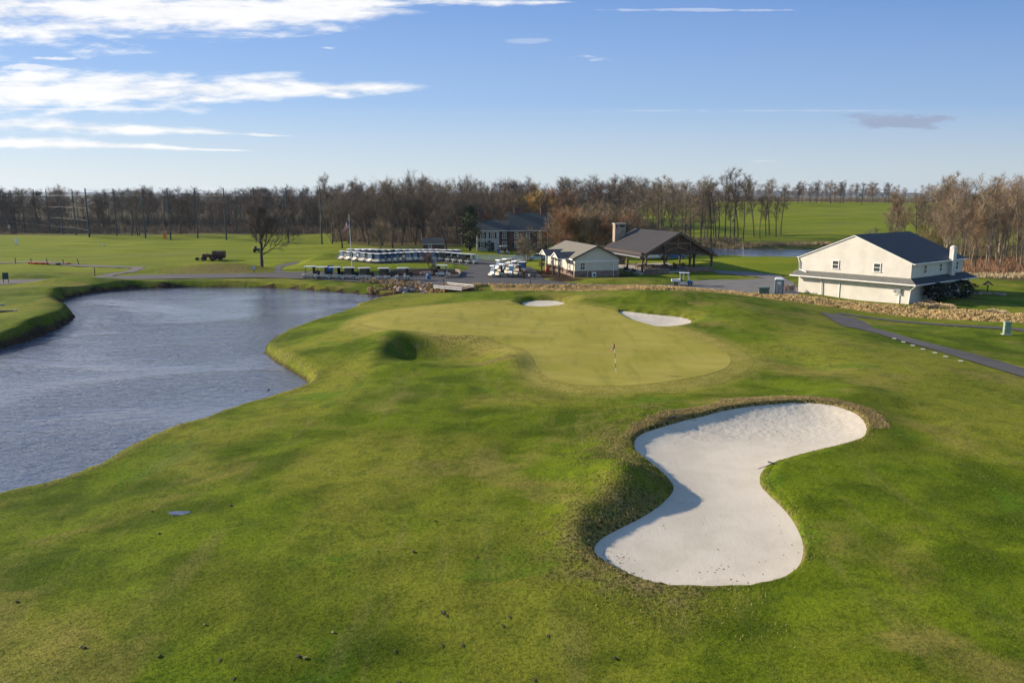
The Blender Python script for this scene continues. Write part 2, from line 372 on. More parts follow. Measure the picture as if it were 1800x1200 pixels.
lot = [P(a, b) for a, b in [(-80, 505), (0, 501), (60, 496), (150, 491), (250, 491), (350, 489.5), (450, 488), (528, 490), (600, 494), (650, 497), (700, 500), (760, 500.5), (850, 500), (950, 500.5), (1040, 502), (1150, 504.5),
       (1250, 510), (1330, 515), (1380, 518), (1402, 519)]] + [(39.9, 109.5)] + [P(a, b) for a, b in [(1395, 497), (1370, 483.5), (1320, 478), (1245, 474.5), (1262, 481), (1330, 486.5), (1345, 489), (1310, 491.5), (1250, 492), (1216, 493.5), (1190, 499),
       (1150, 500.5), (1060, 499.5), (1000, 497.5), (958, 492), (945, 480), (935, 470), (900, 462), (865, 457.5), (826, 455), (760, 446), (680, 441), (600, 443), (590, 452), (600, 458), (640, 466), (680, 466), (720, 461.5), (770, 461),
       (815, 466), (828, 471), (812, 477), (800, 486), (700, 484), (650, 481), (600, 479), (540, 477.5), (504, 478), (493, 474), (497, 469), (520, 464.5), (527, 460.5), (515, 460.5), (488, 467), (481, 473), (484, 479), (440, 480.5), (350, 481.5), (250, 483), (190, 486), (100, 490), (0, 492), (-80, 493)]]
lot = np.array(lot)
def ribbon(px_line, wd, z=0.0, n=4):
    c = catmull([P(a, b, zz) for a, b, zz in px_line], n, False); L, R = [], []
    for i in range(len(c)):
        d = c[min(i + 1, len(c) - 1)] - c[max(i - 1, 0)]; d /= np.linalg.norm(d) + 1e-9; nn_ = np.array([-d[1], d[0]])
        ww = wd if not callable(wd) else wd(i / (len(c) - 1))
        L.append(c[i] + nn_ * ww / 2); R.append(c[i] - nn_ * ww / 2)
    return np.array(L + R[::-1])
path_a = np.array([P(a, b, z) for a, b, z in [(1440, 549, .9), (1475, 551.5, .6), (1500, 556, .5), (1520, 566, .45), (1534, 577, .5), (1580, 588, .5), (1650, 607, .55), (1720, 627, .6), (1800, 650, .65), (1900, 680, .7), (1900, 712, .7),
                                          (1800, 670, .65), (1700, 640, .6), (1600, 606, .55), (1545, 590, .5), (1510, 582, .5), (1484, 578, .5), (1470, 570, .6), (1455, 558, .8)]])
path_b = ribbon([(1470, 550, .4), (1540, 557, .2), (1600, 563, .1), (1700, 574.5, 0), (1800, 584, 0), (1950, 598, 0)], 1.9)
path_c = ribbon([(-60, 459, 0), (0, 461.5, 0), (60, 463, 0), (130, 466, 0), (200, 469, 0), (236, 471.5, 0), (245, 474, 0), (225, 478, 0), (196, 482, 0), (180, 487, 0)], 2.4)
path_d = ribbon([(1240, 474, .1), (1290, 476, .1), (1345, 481, .1), (1385, 489, .1)], 3.0)
island = np.array([P(a, b) for a, b in [(560, 475), (600, 461), (640, 466.5), (680, 466.5), (720, 462), (770, 461.5), (813, 466.5), (826, 471), (810, 477), (690, 478), (600, 477.5)]])
mulch_bed = catmull([P(a, b, .1) for a, b in [(686, 484), (690, 477), (740, 474.5), (790, 475), (806, 479), (803, 485.5), (750, 486.5)]], 4)
pond2 = catmull([(x, y) for x, y in [P(1100, 450, -1), P(1180, 453, -1), P(1300, 455, -1), P(1430, 457, -1), P(1560, 452, -1), P(1640, 444, -1), P(1560, 438, -1), P(1420, 438, -1), P(1320, 437, -1), P(1240, 436.5, -1), P(1150, 440, -1)]], 4)
bgreen_l = catmull([P(a, b, 1) for a, b in [(140, 405), (160, 401), (200, 402), (205, 405), (170, 407)]], 3)

CP = []                                       # height control points: x, y, z
def cp(px, py, z): x, y = P(px, py, z); CP.append((x, y, z))
for a in [(0, 1190, .3), (450, 1190, .5), (900, 1190, .6), (1350, 1190, .7), (1800, 1190, .9), (200, 1000, .2), (600, 1000, .6), (900, 950, .7), (1600, 1050, .8), (1750, 900, 1.2), (1600, 860, 1.1),
          (1047, 972, .6), (1230, 1046, .45), (1415, 975, .6), (1335, 840, .85), (1180, 858, 1.0), (1116, 784, 1.2), (1200, 745, 1.4), (1300, 726, 1.5), (1430, 720, 1.5), (1526, 765, 1.3),
          (100, 860, -.45), (300, 765, -.45), (480, 708, -.45), (200, 900, -.1), (60, 900, -.2), (400, 790, -.1), (560, 730, .1), (700, 780, .6), (640, 700, .6), (540, 690, -.35),
          (500, 600, -.35), (560, 650, -.1), (570, 600, .4), (630, 620, .7), (470, 600, -.4), (520, 575, -.35), (600, 548, .2),
          (640, 560, .85), (760, 545, .95), (950, 545, .95), (1100, 570, 1.0), (1250, 610, 1.05), (1290, 650, 1.05), (1083, 655, .95), (950, 600, .95), (800, 585, .95), (1100, 690, .95), (900, 700, .9),
          (640, 533, .3), (700, 521, .6), (760, 514, 1.0), (830, 509.5, 1.3), (900, 511, 1.4), (1000, 511, 1.7), (1080, 508, 2.1), (1180, 509, 2.3), (1280, 519, 2.1), (1360, 532, 1.7), (1420, 544, 1.2),
          (1400, 605, 1.2), (1500, 600, 1.2), (1400, 640, 1.2), (1560, 650, 1.35), (1700, 705, 1.25), (1800, 760, 1.3), (1480, 700, 1.3),
          (1480, 565, .6), (1600, 600, .55), (1800, 660, .65), (1750, 600, .1), (1650, 585, .15), (1780, 587, 0), (1700, 574, 0), (1600, 563, .1),
          (700, 495, 0), (800, 495, 0), (900, 495, 0), (1000, 500, 0), (1100, 503, 0), (1250, 509, 0), (1330, 515, 0), (1400, 520, 0), (1500, 529, 0), (1596, 536, 0),
          (550, 488, 0), (400, 486, 0), (250, 487, 0), (100, 493, 0), (10, 499, 0), (850, 470, 0), (780, 455, 0), (600, 450, 0), (1200, 497, 0), (480, 475, 0), (960, 480, 0),
          (300, 500, .1), (450, 500, .05), (160, 507, .3), (60, 545, .45), (0, 592, .3), (90, 572, .3), (-60, 560, .4), (560, 505, 0), (650, 508, -.5), (720, 507, -.3), (760, 508, -.6),
          (0, 460, 0), (300, 450, 0), (-200, 460, 0), (0, 405, 0), (300, 425, 0), (560, 440, 0), (860, 441, 0), (1190, 480, 0), (1000, 470, 0), (1250, 475, 0),
          (1300, 468, .2), (1400, 480, 0), (1690, 500, 0), (1780, 530, 0), (1760, 490, 0), (1650, 470, 0), (1450, 470, 0), (1900, 500, 0), (1900, 560, 0), (1700, 545, -.1), (1800, 552, -.2)]: cp(*a)
CP += [(46, 92, -.4), (30, 107, -.2), (10, 111.5, -.3), (-3, 112, -.4), (60, 230, 0), (60, 300, 1.6), (85, 400, 5), (110, 500, 8.0), (170, 620, 9.2), (0, 260, 0), (0, 400, 1), (-100, 340, 0), (-220, 400, 0), (220, 200, .5),
       (300, 420, 7), (0, 650, 4), (-200, 700, 1), (150, 300, 2), (0, 5, .5), (-60, 30, -.5), (60, 30, 1.0), (-150, 100, 0), (120, 100, .5), (-300, 200, 0), (100, 170, 0), (-60, -20, 0), (60, -20, .8), (0, 900, 5), (500, 900, 5), (-600, 900, 2), (-600, 300, 0), (600, 300, 3)]
CP = np.array(CP)
def _phi(r2): return -np.sqrt(r2 + 12.0)
_d2 = (CP[:, None, 0] - CP[None, :, 0]) ** 2 + (CP[:, None, 1] - CP[None, :, 1]) ** 2
_n = len(CP); _A = np.zeros((_n + 1, _n + 1)); _A[:_n, :_n] = _phi(_d2) + np.eye(_n) * 0.6; _A[:_n, n := _n] = 1; _A[_n, :_n] = 1
_wt = np.linalg.solve(_A, np.append(CP[:, 2], 0))
def macro(x, y):
    x = np.asarray(x, float); y = np.asarray(y, float); shp = x.shape; x = x.ravel(); y = y.ravel(); h = np.full(x.shape, _wt[-1])
    for i in range(_n): h += _wt[i] * _phi((x - CP[i, 0]) ** 2 + (y - CP[i, 1]) ** 2)
    return h.reshape(shp)
BUMPS = [(75, 300, 1.2, 26, 10, .2), (120, 350, 1.6, 34, 12, -.15), (60, 345, 1.0, 22, 9, .3), (105, 420, 1.8, 40, 14, .1), (150, 470, 1.8, 40, 16, -.2), (60, 450, 1.4, 30, 16, .2), (135, 275, 1.0, 24, 10, 0), (-60, 235, .5, 30, 8, 0), (-120, 255, .6, 30, 8, .1)]
def bumpat(px, py, z, amp, rx, ry, rot=0.0): x, y = P(px, py, z); BUMPS.append((x, y, amp, rx, ry, rot))
bumpat(775, 624, .3, -.95, 4.2, 3.3); bumpat(722, 622, .3, -.32, 2.2, 2.8); bumpat(800, 596, .9, .35, 5.0, 1.3); bumpat(885, 640, .8, .25, 1.6, 3.0); bumpat(840, 632, .5, -.45, 2.4, 3); bumpat(690, 600, .6, .45, 2.2, 3.0); bumpat(690, 640, .8, .35, 2.5, 2); bumpat(905, 640, .9, .25, 1.2, 4); bumpat(668, 620, .6, .35, 1.2, 4)
bumpat(1095, 850, 1.0, .95, 1.6, 2.9, .35); bumpat(1035, 915, .8, .5, 1.5, 2.0); bumpat(1150, 735, 1.4, .35, 2.4, 1.6); bumpat(1130, 725, 1.3, .25, 2, 1.5)
bumpat(1470, 612, 1.2, .3, 3, 4); bumpat(1420, 640, 1.2, -.35, 2, 3); bumpat(1500, 690, 1.5, .35, 2.5, 2.5); bumpat(1130, 528, 1.6, .35, 6, 3); bumpat(1300, 555, 1.4, .45, 4, 5); bumpat(1380, 580, 1.3, -.25, 3, 4)
bumpat(1640, 640, 1.6, .15, 3, 3); bumpat(880, 519, 1.2, .3, 4, 3); bumpat(1000, 531, 1.3, .2, 4, 2.5)
bumpat(130, 494, .3, .75, 9, 3.2); bumpat(40, 512, .3, .3, 6, 6); bumpat(60, 487, 0, .5, 10, 3); bumpat(40, 560, .2, .5, 4, 6, .5); bumpat(90, 515, 0, .35, 5, 4)
bumpat(395, 474, 0, 1.0, 9, 3.2); bumpat(330, 476, 0, .45, 7, 3.0); bumpat(600, 468, 0, 1.1, 6, 4); bumpat(590, 450, 0, .7, 5, 6); bumpat(720, 469, .2, .85, 12, 3.6); bumpat(550, 462, 0, 1.1, 5, 5); bumpat(275, 473, 0, .5, 5, 4)
bumpat(1130, 492, .3, .65, 7.5, 3.2); bumpat(1040, 492, .2, .3, 5, 2); bumpat(1330, 460, .5, 1.0, 9, 7); bumpat(1225, 462, .2, .7, 6, 8); bumpat(1420, 462, .5, .9, 9, 8); bumpat(490, 450, 0, .5, 10, 8); bumpat(120, 480, 0, .25, 14, 1.6)
bumpat(600, 436, 0, .6, 8, 12)
rs = np.random.RandomState(3)
waves = [(rs.uniform(.05, .5), rs.uniform(0, 6.28), rs.uniform(0, 6.28)) for _ in range(16)]
fine = [(rs.uniform(.5, 2.6), rs.uniform(0, 6.28), rs.uniform(0, 6.28), rs.uniform(.008, .016)) for _ in range(12)]
ditch = catmull([P(730, 512, -1), (-8, 109), (0, 109), (10, 108.6), (20, 107), (30, 103.5), (41, 96.5), (50, 88.5), (56, 84), (66, 79), (85, 70)], 5, False)
ditch = catmull(ditch, 6, False)
def height(x, y, carve=True):
    x = np.asarray(x, float); y = np.asarray(y, float)
    h = macro(x, y)
    for (cx, cy, a, rx, ry, rot) in BUMPS:
        dx, dy = x - cx, y - cy; c, s = math.cos(rot), math.sin(rot); X_ = (dx * c + dy * s) / rx; Y_ = (-dx * s + dy * c) / ry
        h = h + a * np.exp(-(X_ ** 2 + Y_ ** 2))
    dist = np.sqrt(x * x + y * y)
    flat = np.clip(sdf(lot, x, y, 8) / 3, 0, 1) * np.clip((sdf(green, x, y, 4) + .5) / 2.5, .15, 1)
    und = np.zeros_like(x)
    for f, a, b in waves: und = und + np.sin(f * (x * math.cos(a) + y * math.sin(a)) + b) * .022 / (f + .1) ** .6
    nearf = np.clip((75 - dist) / 30, 0, 1) * np.clip(sdf(green, x, y, 4) / 2, 0, 1)
    for f, a_, b_, am in fine: und = und + np.sin(f * (x * math.cos(a_) + y * math.sin(a_)) + b_ + 1.3 * np.sin(.31 * x + a_ * 3) + 1.1 * np.sin(.27 * y + b_)) * am * nearf
    h = h + und * flat
    h = h * np.clip(sdf(lot, x, y, 8) / 3, 0, 1)
    dd = linedist(ditch, x, y, 12)
    h = h - 0.95 * np.exp(-(dd / 1.7) ** 2)
    if not carve: return h
    # pond: bank falls to the water then under it
    sp = sdf(pond, x, y, 14)
    far = np.clip((y - 60) / 20, 0, 1)
    bw = 0.55 + 0.25 * np.sin(x * .9) * np.sin(y * .7)
    # distance measure 0 at shoreline: height may not exceed a steep profile
    prof = WZ + np.where(sp > 0, np.minimum(sp, bw) * np.where((y > 95) | (x < -34), 2.8, 1.15) + np.maximum(sp - bw, 0) * np.where(y < 62, .22 + .4 * np.clip((x + 19) / 4, 0, 1) * (y > 44), 1.0), sp * 1.2)
    h = np.where(sp < 12, np.minimum(h, prof), h)
    h = np.where(sp < 0, np.maximum(prof, WZ - 1.5), h)
    s2 = sdf(pond2, x, y, 8)
    prof = -1.0 + np.where(s2 > 0, s2 * .5, s2 * 1.0)
    h = np.where(s2 < 6, np.minimum(h, np.maximum(prof, -2.2)), h)
    return h
def sandz(x, y, which):
    # plane of each bunker floor with upturned far edge
    if which == 0:
        x = np.asarray(x, float); y = np.asarray(y, float)
        d = sdf(bunk, x, y, 5)
        base = 0.36 + (y - 24.6) / 20.1 * 0.66
        up = np.exp(-np.clip(-d, 0, 9) / 1.3) * np.clip((y - 34) / 8, 0, 1) * .42 + np.exp(-np.clip(-d, 0, 9) / .8) * .10
        rough = .03 * np.sin(x * 7 + 2 * np.sin(y * 3)) * np.sin(y * 6.1 + np.sin(x * 4)) * np.clip((y - 38) / 3, 0, 1)
        return base + up + rough * .35
    poly = b2 if which == 1 else b3
    c = poly.mean(0); d = sdf(poly, x, y, 5)
    return (1.0 if which == 1 else 1.1) - .25 + (np.asarray(y) - c[1]) * .07 + np.exp(-np.clip(-d, 0, 9) / .8) * .14
_hm = {}
def H(x, y): return float(height(np.array([x]), np.array([y]))[0])

# ------------------------------------------------------------------ the ground sheet
def axis(fine, dfine, hi, lo, growth, dmax0):
    a, b = fine; c = list(np.arange(a, b, dfine)); d = dfine; p = c[-1]
    while p < hi: d = min(d * growth, max(dmax0, (p - b) * .06 + dmax0 * .3)); p += d; c.append(p)
    d = dfine; p = a; L = []
    while p > lo: d = min(d * growth, max(dmax0, (a - p) * .06 + dmax0 * .3)); p -= d; L.append(p)
    return np.array(L[::-1] + c)
xs = axis((-12, 24), .18, 9000, -9000, 1.02, .5); ys = axis((17, 56), .18, 9500, -400, 1.02, .45)
print('grid', len(xs), len(ys))
GX, GY = np.meshgrid(xs, ys)
GH = height(GX, GY)
near = (np.abs(GX) < 400) & (GY > -30) & (GY < 700)
# bunkers: turf ends in a lip above the sand
sdb = np.full(GX.shape, 1e3)
for k, poly in enumerate((bunk, b2, b3)):
    d = sdf(poly, GX, GY, 4); sdb = np.minimum(sdb, d)
    sz = sandz(GX, GY, k)
    lip = .16 if k == 0 else .10
    prof_in = sz + np.clip(d * 1.4, -.5, 0)                        # under the sand inside
    sel = d < 3
    target = np.where(d < 0, prof_in, sz + np.minimum(d * 1.6, lip) + np.maximum(d - lip / 1.6, 0) * .32)
    w_ = np.clip((d - .0) / 2.6, 0, 1); w_ = w_ * w_ * (3 - 2 * w_)
    mixd = np.where(d < 0, target, np.where(d < .18, sz + d * 1.1, 0) * 0 + (1 - w_) * np.minimum(target, np.maximum(GH, sz + np.minimum(d * 1.6, lip))) + w_ * GH)
    GH = np.where(sel, mixd, GH)
sunk = [sdf(p, GX, GY, 2) for p in (lot, path_a, path_b, path_c, path_d)]
sd_road = np.minimum.reduce(sunk)
GH = GH - .16 * np.clip(-sd_road / .5, 0, 1)
sdg = sdf(green, GX, GY, 6); sda = sdf(apron, GX, GY, 6)
GH = GH - .06 * np.clip(-sdg / .5, 0, 1)
sdp = sdf(pond, GX, GY, 8)
sd2 = sdf(pond2, GX, GY, 8)
ddit = linedist(ditch, GX, GY, 12)
# colour masks
R_ = np.clip(.62 - sda / 1.9, 0, 1)                                       # tan apron of the green
sod = np.zeros(GX.shape)
sodpoly = catmull([P(a, b, 1.5) for a, b in [(1116, 784), (1150, 755), (1200, 738), (1262, 715), (1262, 700), (1300, 693), (1375, 694), (1408, 709), (1470, 712), (1530, 731), (1510, 745), (1430, 724), (1357, 727), (1270, 738), (1197, 755)]], 2)
sods = sdf(sodpoly, GX, GY, 3)
G_ = np.clip(.5 - sods / .25, 0, 1) * (sdb > -.1)
G_ = np.maximum(G_, np.clip((1.15 + .25 * np.sin(GX * .8) - sdb) / .2, 0, 1) * np.clip((GY - 37.8 - (GX - 8) * .12) / .6, 0, 1) * (GX < 21.5) * (sdf(bunk, GX, GY, 4) < 3))
leftside = np.clip((P(1230, 850, .8)[0] - GX) / 3, 0, 1)
G2 = np.clip(1 - (sdb - .0) / 4.5, 0, 1) * leftside * (GY < 47) * 1.0 * (sdb < 900)
G2 = np.maximum(G2, np.clip(1 - (np.abs(sdb) / .35), 0, 1) * .9 * (sdb < 900))
hx, hy = P(770, 622, 0); G2 = np.maximum(G2, .55 * np.exp(-(((GX - hx) / 6) ** 2 + ((GY - hy) / 5) ** 2)))
for (a, b, z, rx, ry, k) in [(395, 473, .5, 11, 6, 1.0), (325, 475, .4, 7, 5, .9), (600, 470, .5, 7, 5, .7), (560, 455, .4, 10, 6, .7), (1310, 575, 1.4, 6, 5, .35), (1400, 612, 1.2, 5, 4, .5), (150, 480, 0, 14, 2.5, .8), (290, 473, .3, 6, 4, .6), (1780, 600, 0, 8, 4, .3),
                             (500, 595, -.1, 5, 4, .4), (1080, 720, 1.2, 4, 4, .35), (690, 500, -.3, 6, 3, .9), (1230, 462, .3, 8, 5, .4), (865, 640, .5, 2.4, 2.6, .95), (800, 600, .7, 5, 1.2, .8), (1130, 520, 1.5, 10, 2.5, .3), (100, 500, .2, 10, 4, .3)]:  # tan spots; the one right of the hollow also paints in its sunlit brightness
    gx, gy = P(a, b, z); G2 = np.maximum(G2, k * np.exp(-(((GX - gx) / rx) ** 2 + ((GY - gy) / ry) ** 2)))
G_ = np.maximum(G_, G2 * .74)
G_ = np.maximum(G_, np.clip(1 - ddit / 4.5, 0, 1) * .9)
G_ = np.maximum(G_, np.clip(1 - np.abs(sdp - .7) / 1.1, 0, 1) * .55)
G_ = np.maximum(G_, np.clip(1 - np.abs(sd2 - 2) / 5, 0, 1) * .9 * (GY > 195))
# bare soil
B_ = np.clip(1 - (sdp - .1) / .55, 0, 1) * (sdp < 900)
B_ = B_ * np.where((GY < 75) & (GX > -30), .62, 1)
B_ = np.maximum(B_, np.clip(.5 - sdf(mulch_bed, GX, GY, 2) / .3, 0, 1))
for (x0, y0, r0) in [(*P(955, 479), 5.0), (*P(1000, 492), 3.5), (*P(975, 486), 3.5), (*P(1085, 483), 4.0), (*P(745, 514, -.5), 4.0), (*P(700, 512, -.6), 3.5)]:
    B_ = np.maximum(B_, np.clip(1.4 - np.hypot(GX - x0, GY - y0) / r0, 0, 1))
wood = np.zeros(GX.shape)
def woodfloor(x, y):
    t = np.clip((y - (275 + .02 * x)) / 8, 0, 1) * (x < -60) * np.clip((x + 600) / 20, 0, 1)
    t = np.maximum(t, np.clip((y - 262) / 10, 0, 1) * (x >= -60) * (x < 32))
    t = np.maximum(t, np.clip((y - 205) / 6, 0, 1) * np.clip((-12 - x) / 2, 0, 1) * (x > -46) * (y < 270))
    t = np.maximum(t, np.clip((y - 212) / 6, 0, 1) * (x > -14) * (x < 40 - (y - 212) * .08))
    t = np.maximum(t, np.clip((x - (74 + (y - 125) * .30)) / 4, 0, 1) * (y > 122) * (x < 260) * (y < 215))
    return np.clip(t, 0, 1)
wood = woodfloor(GX, GY) * ((GY < 480) | (GX < 40) & (GY < 1400))
A_ = wood
green_flag = np.clip(.5 - sdf(bgreen_l, GX, GY, 3), 0, 1)
ny, nx = GX.shape
verts = np.stack([GX.ravel(), GY.ravel(), GH.ravel()], 1)
idx = np.arange(ny * nx).reshape(ny, nx)
quads = np.stack([idx[:-1, :-1].ravel(), idx[:-1, 1:].ravel(), idx[1:, 1:].ravel(), idx[1:, :-1].ravel()], 1)
me = bpy.data.meshes.new('grass_ground')
me.vertices.add(len(verts)); me.vertices.foreach_set('co', verts.astype(np.float32).ravel())
me.loops.add(quads.size); me.loops.foreach_set('vertex_index', quads.astype(np.int32).ravel())
me.polygons.add(len(quads)); me.polygons.foreach_set('loop_start', np.arange(0, quads.size, 4, dtype=np.int32)); me.polygons.foreach_set('loop_total', np.full(len(quads), 4, np.int32))
me.polygons.foreach_set('use_smooth', np.ones(len(quads), bool)); me.update(calc_edges=True)
at = me.color_attributes.new('mask', 'FLOAT_COLOR', 'POINT')
at.data.foreach_set('color', np.stack([R_.ravel(), G_.ravel(), B_.ravel(), A_.ravel()], 1).astype(np.float32).ravel())
ed = me.attributes.new('mow_edge', 'FLOAT', 'POINT'); ed.data.foreach_set('value', np.clip(sda, -20, 20).astype(np.float32).ravel())
ground = bpy.data.objects.new('grass_ground', me); C.objects.link(ground); tag(ground, kind='structure', label='mown winter turf of the fairway, mounds and driving range')

def grass_material(name, putting=False):
    m = bpy.data.materials.new(name); m.use_nodes = True; t = NT(m.node_tree); b = t.n['Principled BSDF']
    p = t.pos(); x, y, z = t.sep(p)
    big = t.noise(p, .055, 4, .55, .6); mid = t.noise(p, .22, 5, .6, .5); patch = t.noise(t.mapv(p, loc=(31, 7, 0)), .11, 4, .6, .8)
    sml = t.noise(p, 1.1, 5, .65); tiny = t.noise(p, 7.0, 4, .7); grain = t.noise(p, 26.0, 3, .7)
    streak = t.noise(t.mapv(p, scale=(.9, .12, 1), rot=(0, 0, .9)), 1.0, 4, .6)
    dk = (0.062, 0.094, 0.004); md = (0.124, 0.168, 0.008); yl = (0.200, 0.205, 0.024); tn = (0.205, 0.165, 0.060)
    if putting:
        c = t.mix(t.ss(mid, .35, .65), (0.270, 0.248, 0.042), (0.345, 0.305, 0.068))
        c = t.mix(t.ss(t.m('SINE', t.mul(t.add(t.mul(x, .45), y), 2.4)), -.4, .4, 0, .22), c, (0.245, 0.245, 0.036))
        c = t.mix(t.ss(t.noise(t.mapv(p, scale=(.25, 1.2, 1), rot=(0, 0, -.25)), .8, 4, .6), .45, .75, 0, .6), c, (0.270, 0.220, 0.068))
        c = t.mix(t.ss(streak, .5, .7, 0, .4), c, (0.145, 0.160, 0.022))
        c = t.mix(t.ss(grain, .3, .7, 0, .28), c, (0.09, 0.09, 0.02))
        hgt = t.add(t.mul(grain, .3), t.mul(tiny, .4)); bs, bd = .35, .012
    else:
        at_ = t.n.new('ShaderNodeAttribute'); at_.attribute_name = 'mask'
        sc = t.n.new('ShaderNodeSeparateColor'); t.l.new(at_.outputs['Color'], sc.inputs[0]); R, G, Bm = sc.outputs[0], sc.outputs[1], sc.outputs[2]; A = at_.outputs['Alpha']
        c = t.mix(t.ss(mid, .40, .60), dk, md)
        c = t.mix(t.ss(big, .44, .60, 0, .85), c, yl)
        c = t.mix(t.ss(patch, .53, .66, 0, .7), c, (0.225, 0.185, 0.048))
        c = t.mix(t.ss(t.noise(t.mapv(p, loc=(3, 50, 9)), .16, 5, .65, 1.0), .56, .72, 0, .7), c, (0.075, 0.160, 0.010))
        c = t.mix(t.ss(streak, .52, .72, 0, .4), c, (0.19, 0.175, 0.05))
        c = t.mix(t.ss(sml, .46, .68, 0, .45), c, (0.045, 0.07, 0.008))
        c = t.mix(t.ss(t.noise(t.mapv(p, loc=(9, 9, 9)), .55, 5, .7, .6), .52, .72, 0, .55), c, (0.045, 0.075, 0.007))
        far = t.ss(y, 125, 150, 0, 1); cfar = t.mix(t.ss(t.noise(t.mapv(p, scale=(.03, .3, 1)), 1.0, 4, .6), .35, .65), (0.125, 0.175, 0.008), (0.215, 0.235, 0.018))
        cfar = t.mix(t.ss(t.noise(p, .02, 4, .6), .5, .7, 0, .6), cfar, (0.15, 0.15, 0.045))
        c = t.mix(t.mul(far, .85), c, cfar)
        # tan apron with a darker mown line
        ta = t.mix(t.ss(sml, .35, .7), (0.320, 0.268, 0.070), (0.235, 0.220, 0.038))
        c = t.mix(t.mul(R, .92), c, ta)
        me_ = t.n.new('ShaderNodeAttribute'); me_.attribute_name = 'mow_edge'
        ln = t.ss(t.m('ABSOLUTE', t.sub(me_.outputs['Fac'], .0)), 0.0, .12, .25, 0.0)
        c = t.mix(ln, c, (0.05, 0.075, 0.01))
        dry = t.mix(t.ss(tiny, .38, .62), (0.27, 0.21, 0.085), (0.07, 0.07, 0.018))
        gm = t.ss(t.add(G, t.add(t.mul(t.sub(sml, .5), .9), t.mul(t.sub(tiny, .5), .8))), .30, .75)
        c = t.mix(gm, c, dry)
        soil = t.mix(t.ss(sml, .4, .7), (0.030, 0.018, 0.012), (0.085, 0.055, 0.032))
        c = t.mix(t.ss(t.add(Bm, t.mul(t.sub(tiny, .5), .6)), .35, .65), c, soil)
        fl = t.mix(t.ss(sml, .4, .7), (0.075, 0.052, 0.032), (0.13, 0.10, 0.055))
        c = t.mix(t.mul(A, .85), c, fl)
        c = t.mix(t.ss(tiny, .42, .66, 0, .68), c, t.mix(1.0, c, (.38, .45, .35), 'MULTIPLY'))
        c = t.mix(t.ss(grain, .52, .75, 0, .5), c, t.mix(1.0, c, (1.7, 1.55, 1.6), 'MULTIPLY'))
        hgt = t.add(t.mul(sml, .9), t.add(t.mul(tiny, .55), t.mul(grain, .22)))
        hgt = t.mul(hgt, t.add(.65, t.mul(G, 2.0))); bs, bd = .9, .10
    t.put(b.inputs['Base Color'], c); b.inputs['Roughness'].default_value = .9; b.inputs['Specular IOR Level'].default_value = .04
    t.put(b.inputs['Normal'], t.bump(hgt, bs, bd)); return m
me.materials.append(grass_material('turf'))
M['putting'] = grass_material('putting_turf', True)

def sheet(name, poly, step, dz, mat, label=None, hfun=None, kind='structure', seg=.8):
    pts = [];
    for i in range(len(poly)):
        a, b = poly[i], poly[(i + 1) % len(poly)]; k = max(1, int(np.linalg.norm(b - a) / seg))
        for j in range(k): pts.append(tuple(a + (b - a) * j / k))
    nb = len(pts); x0, y0 = poly.min(0); x1, y1 = poly.max(0)
    gx, gy = np.meshgrid(np.arange(x0, x1, step), np.arange(y0, y1, step)); gx = gx.ravel() + .013; gy = gy.ravel() + .017
    ins = sdf(poly, gx, gy) < -step * .45
    pts += list(zip(gx[ins].tolist(), gy[ins].tolist()))
    r = delaunay_2d_cdt([Vector(p) for p in pts], [], [list(range(nb))], 1, 1e-5)
    vo = np.array([tuple(p) for p in r[0]]); hz = (hfun or height)(vo[:, 0], vo[:, 1]) + dz
    V = np.stack([vo[:, 0], vo[:, 1], hz], 1)
    F = [tuple(f) for f in r[2]]
    F = [f if (vo[f[1]][0] - vo[f[0]][0]) * (vo[f[2]][1] - vo[f[0]][1]) - (vo[f[1]][1] - vo[f[0]][1]) * (vo[f[2]][0] - vo[f[0]][0]) > 0 else f[::-1] for f in F]
    o = mesh_obj(name, V, F, mat, smooth=True); return tag(o, label=label, kind=kind)
sheet('putting_green', green, .45, .012, M['putting'], 'smooth tan green putting surface around the flagstick')
def tarmac(name, c1, c2, wear=.85):
    m = bpy.data.materials.new(name); m.use_nodes = True; t = NT(m.node_tree); b = t.n['Principled BSDF']; p = t.pos()
    c = t.mix(t.ss(t.noise(p, .18, 5, .6, .6), .35, .68), c1, c2); c = t.mix(t.ss(t.noise(p, 9, 3, .7), .4, .8, 0, .5), c, tuple(v * 1.4 for v in c2))
    x, y, z = t.sep(p)
    c = t.mix(t.ss(t.noise(t.mapv(p, scale=(.3, 2.5, 1), rot=(0, 0, .15)), .5, 4, .6), .55, .75, 0, .5), c, tuple(v * .7 for v in c1))
    worn = t.ss(t.add(x, t.mul(t.sub(t.noise(p, .3, 4), .5), 10)), 20, 32, 0, wear)
    c = t.mix(worn, c, t.mix(t.ss(t.noise(p, .5, 5, .65), .4, .65), (0.13, 0.122, 0.108), (0.17, 0.16, 0.14)))
    t.put(b.inputs['Base Color'], c); b.inputs['Roughness'].default_value = .85; t.put(b.inputs['Normal'], t.bump(t.noise(p, 30, 3, .7), .4, .01)); return m
M['tarmac'] = tarmac('tarmac', (0.024, 0.024, 0.026), (0.045, 0.043, 0.042)); M['path_tarmac'] = tarmac('path_tarmac', (0.040, 0.036, 0.034), (0.075, 0.068, 0.062), 0.0)
sheet('parking_lot', lot, 2.0, .03, M['tarmac'], 'dark asphalt cart lot and service road')
sheet('cart_path', path_a, .8, .02, M['path_tarmac'], 'curving asphalt cart path at the right')
sheet('cart_path', path_b, 1.2, .026, M['path_tarmac'], 'thin asphalt path beside the dry grass ditch', seg=.6)
sheet('cart_path', path_c, 1.6, .026, M['path_tarmac'], 'narrow asphalt path along the driving range tee')

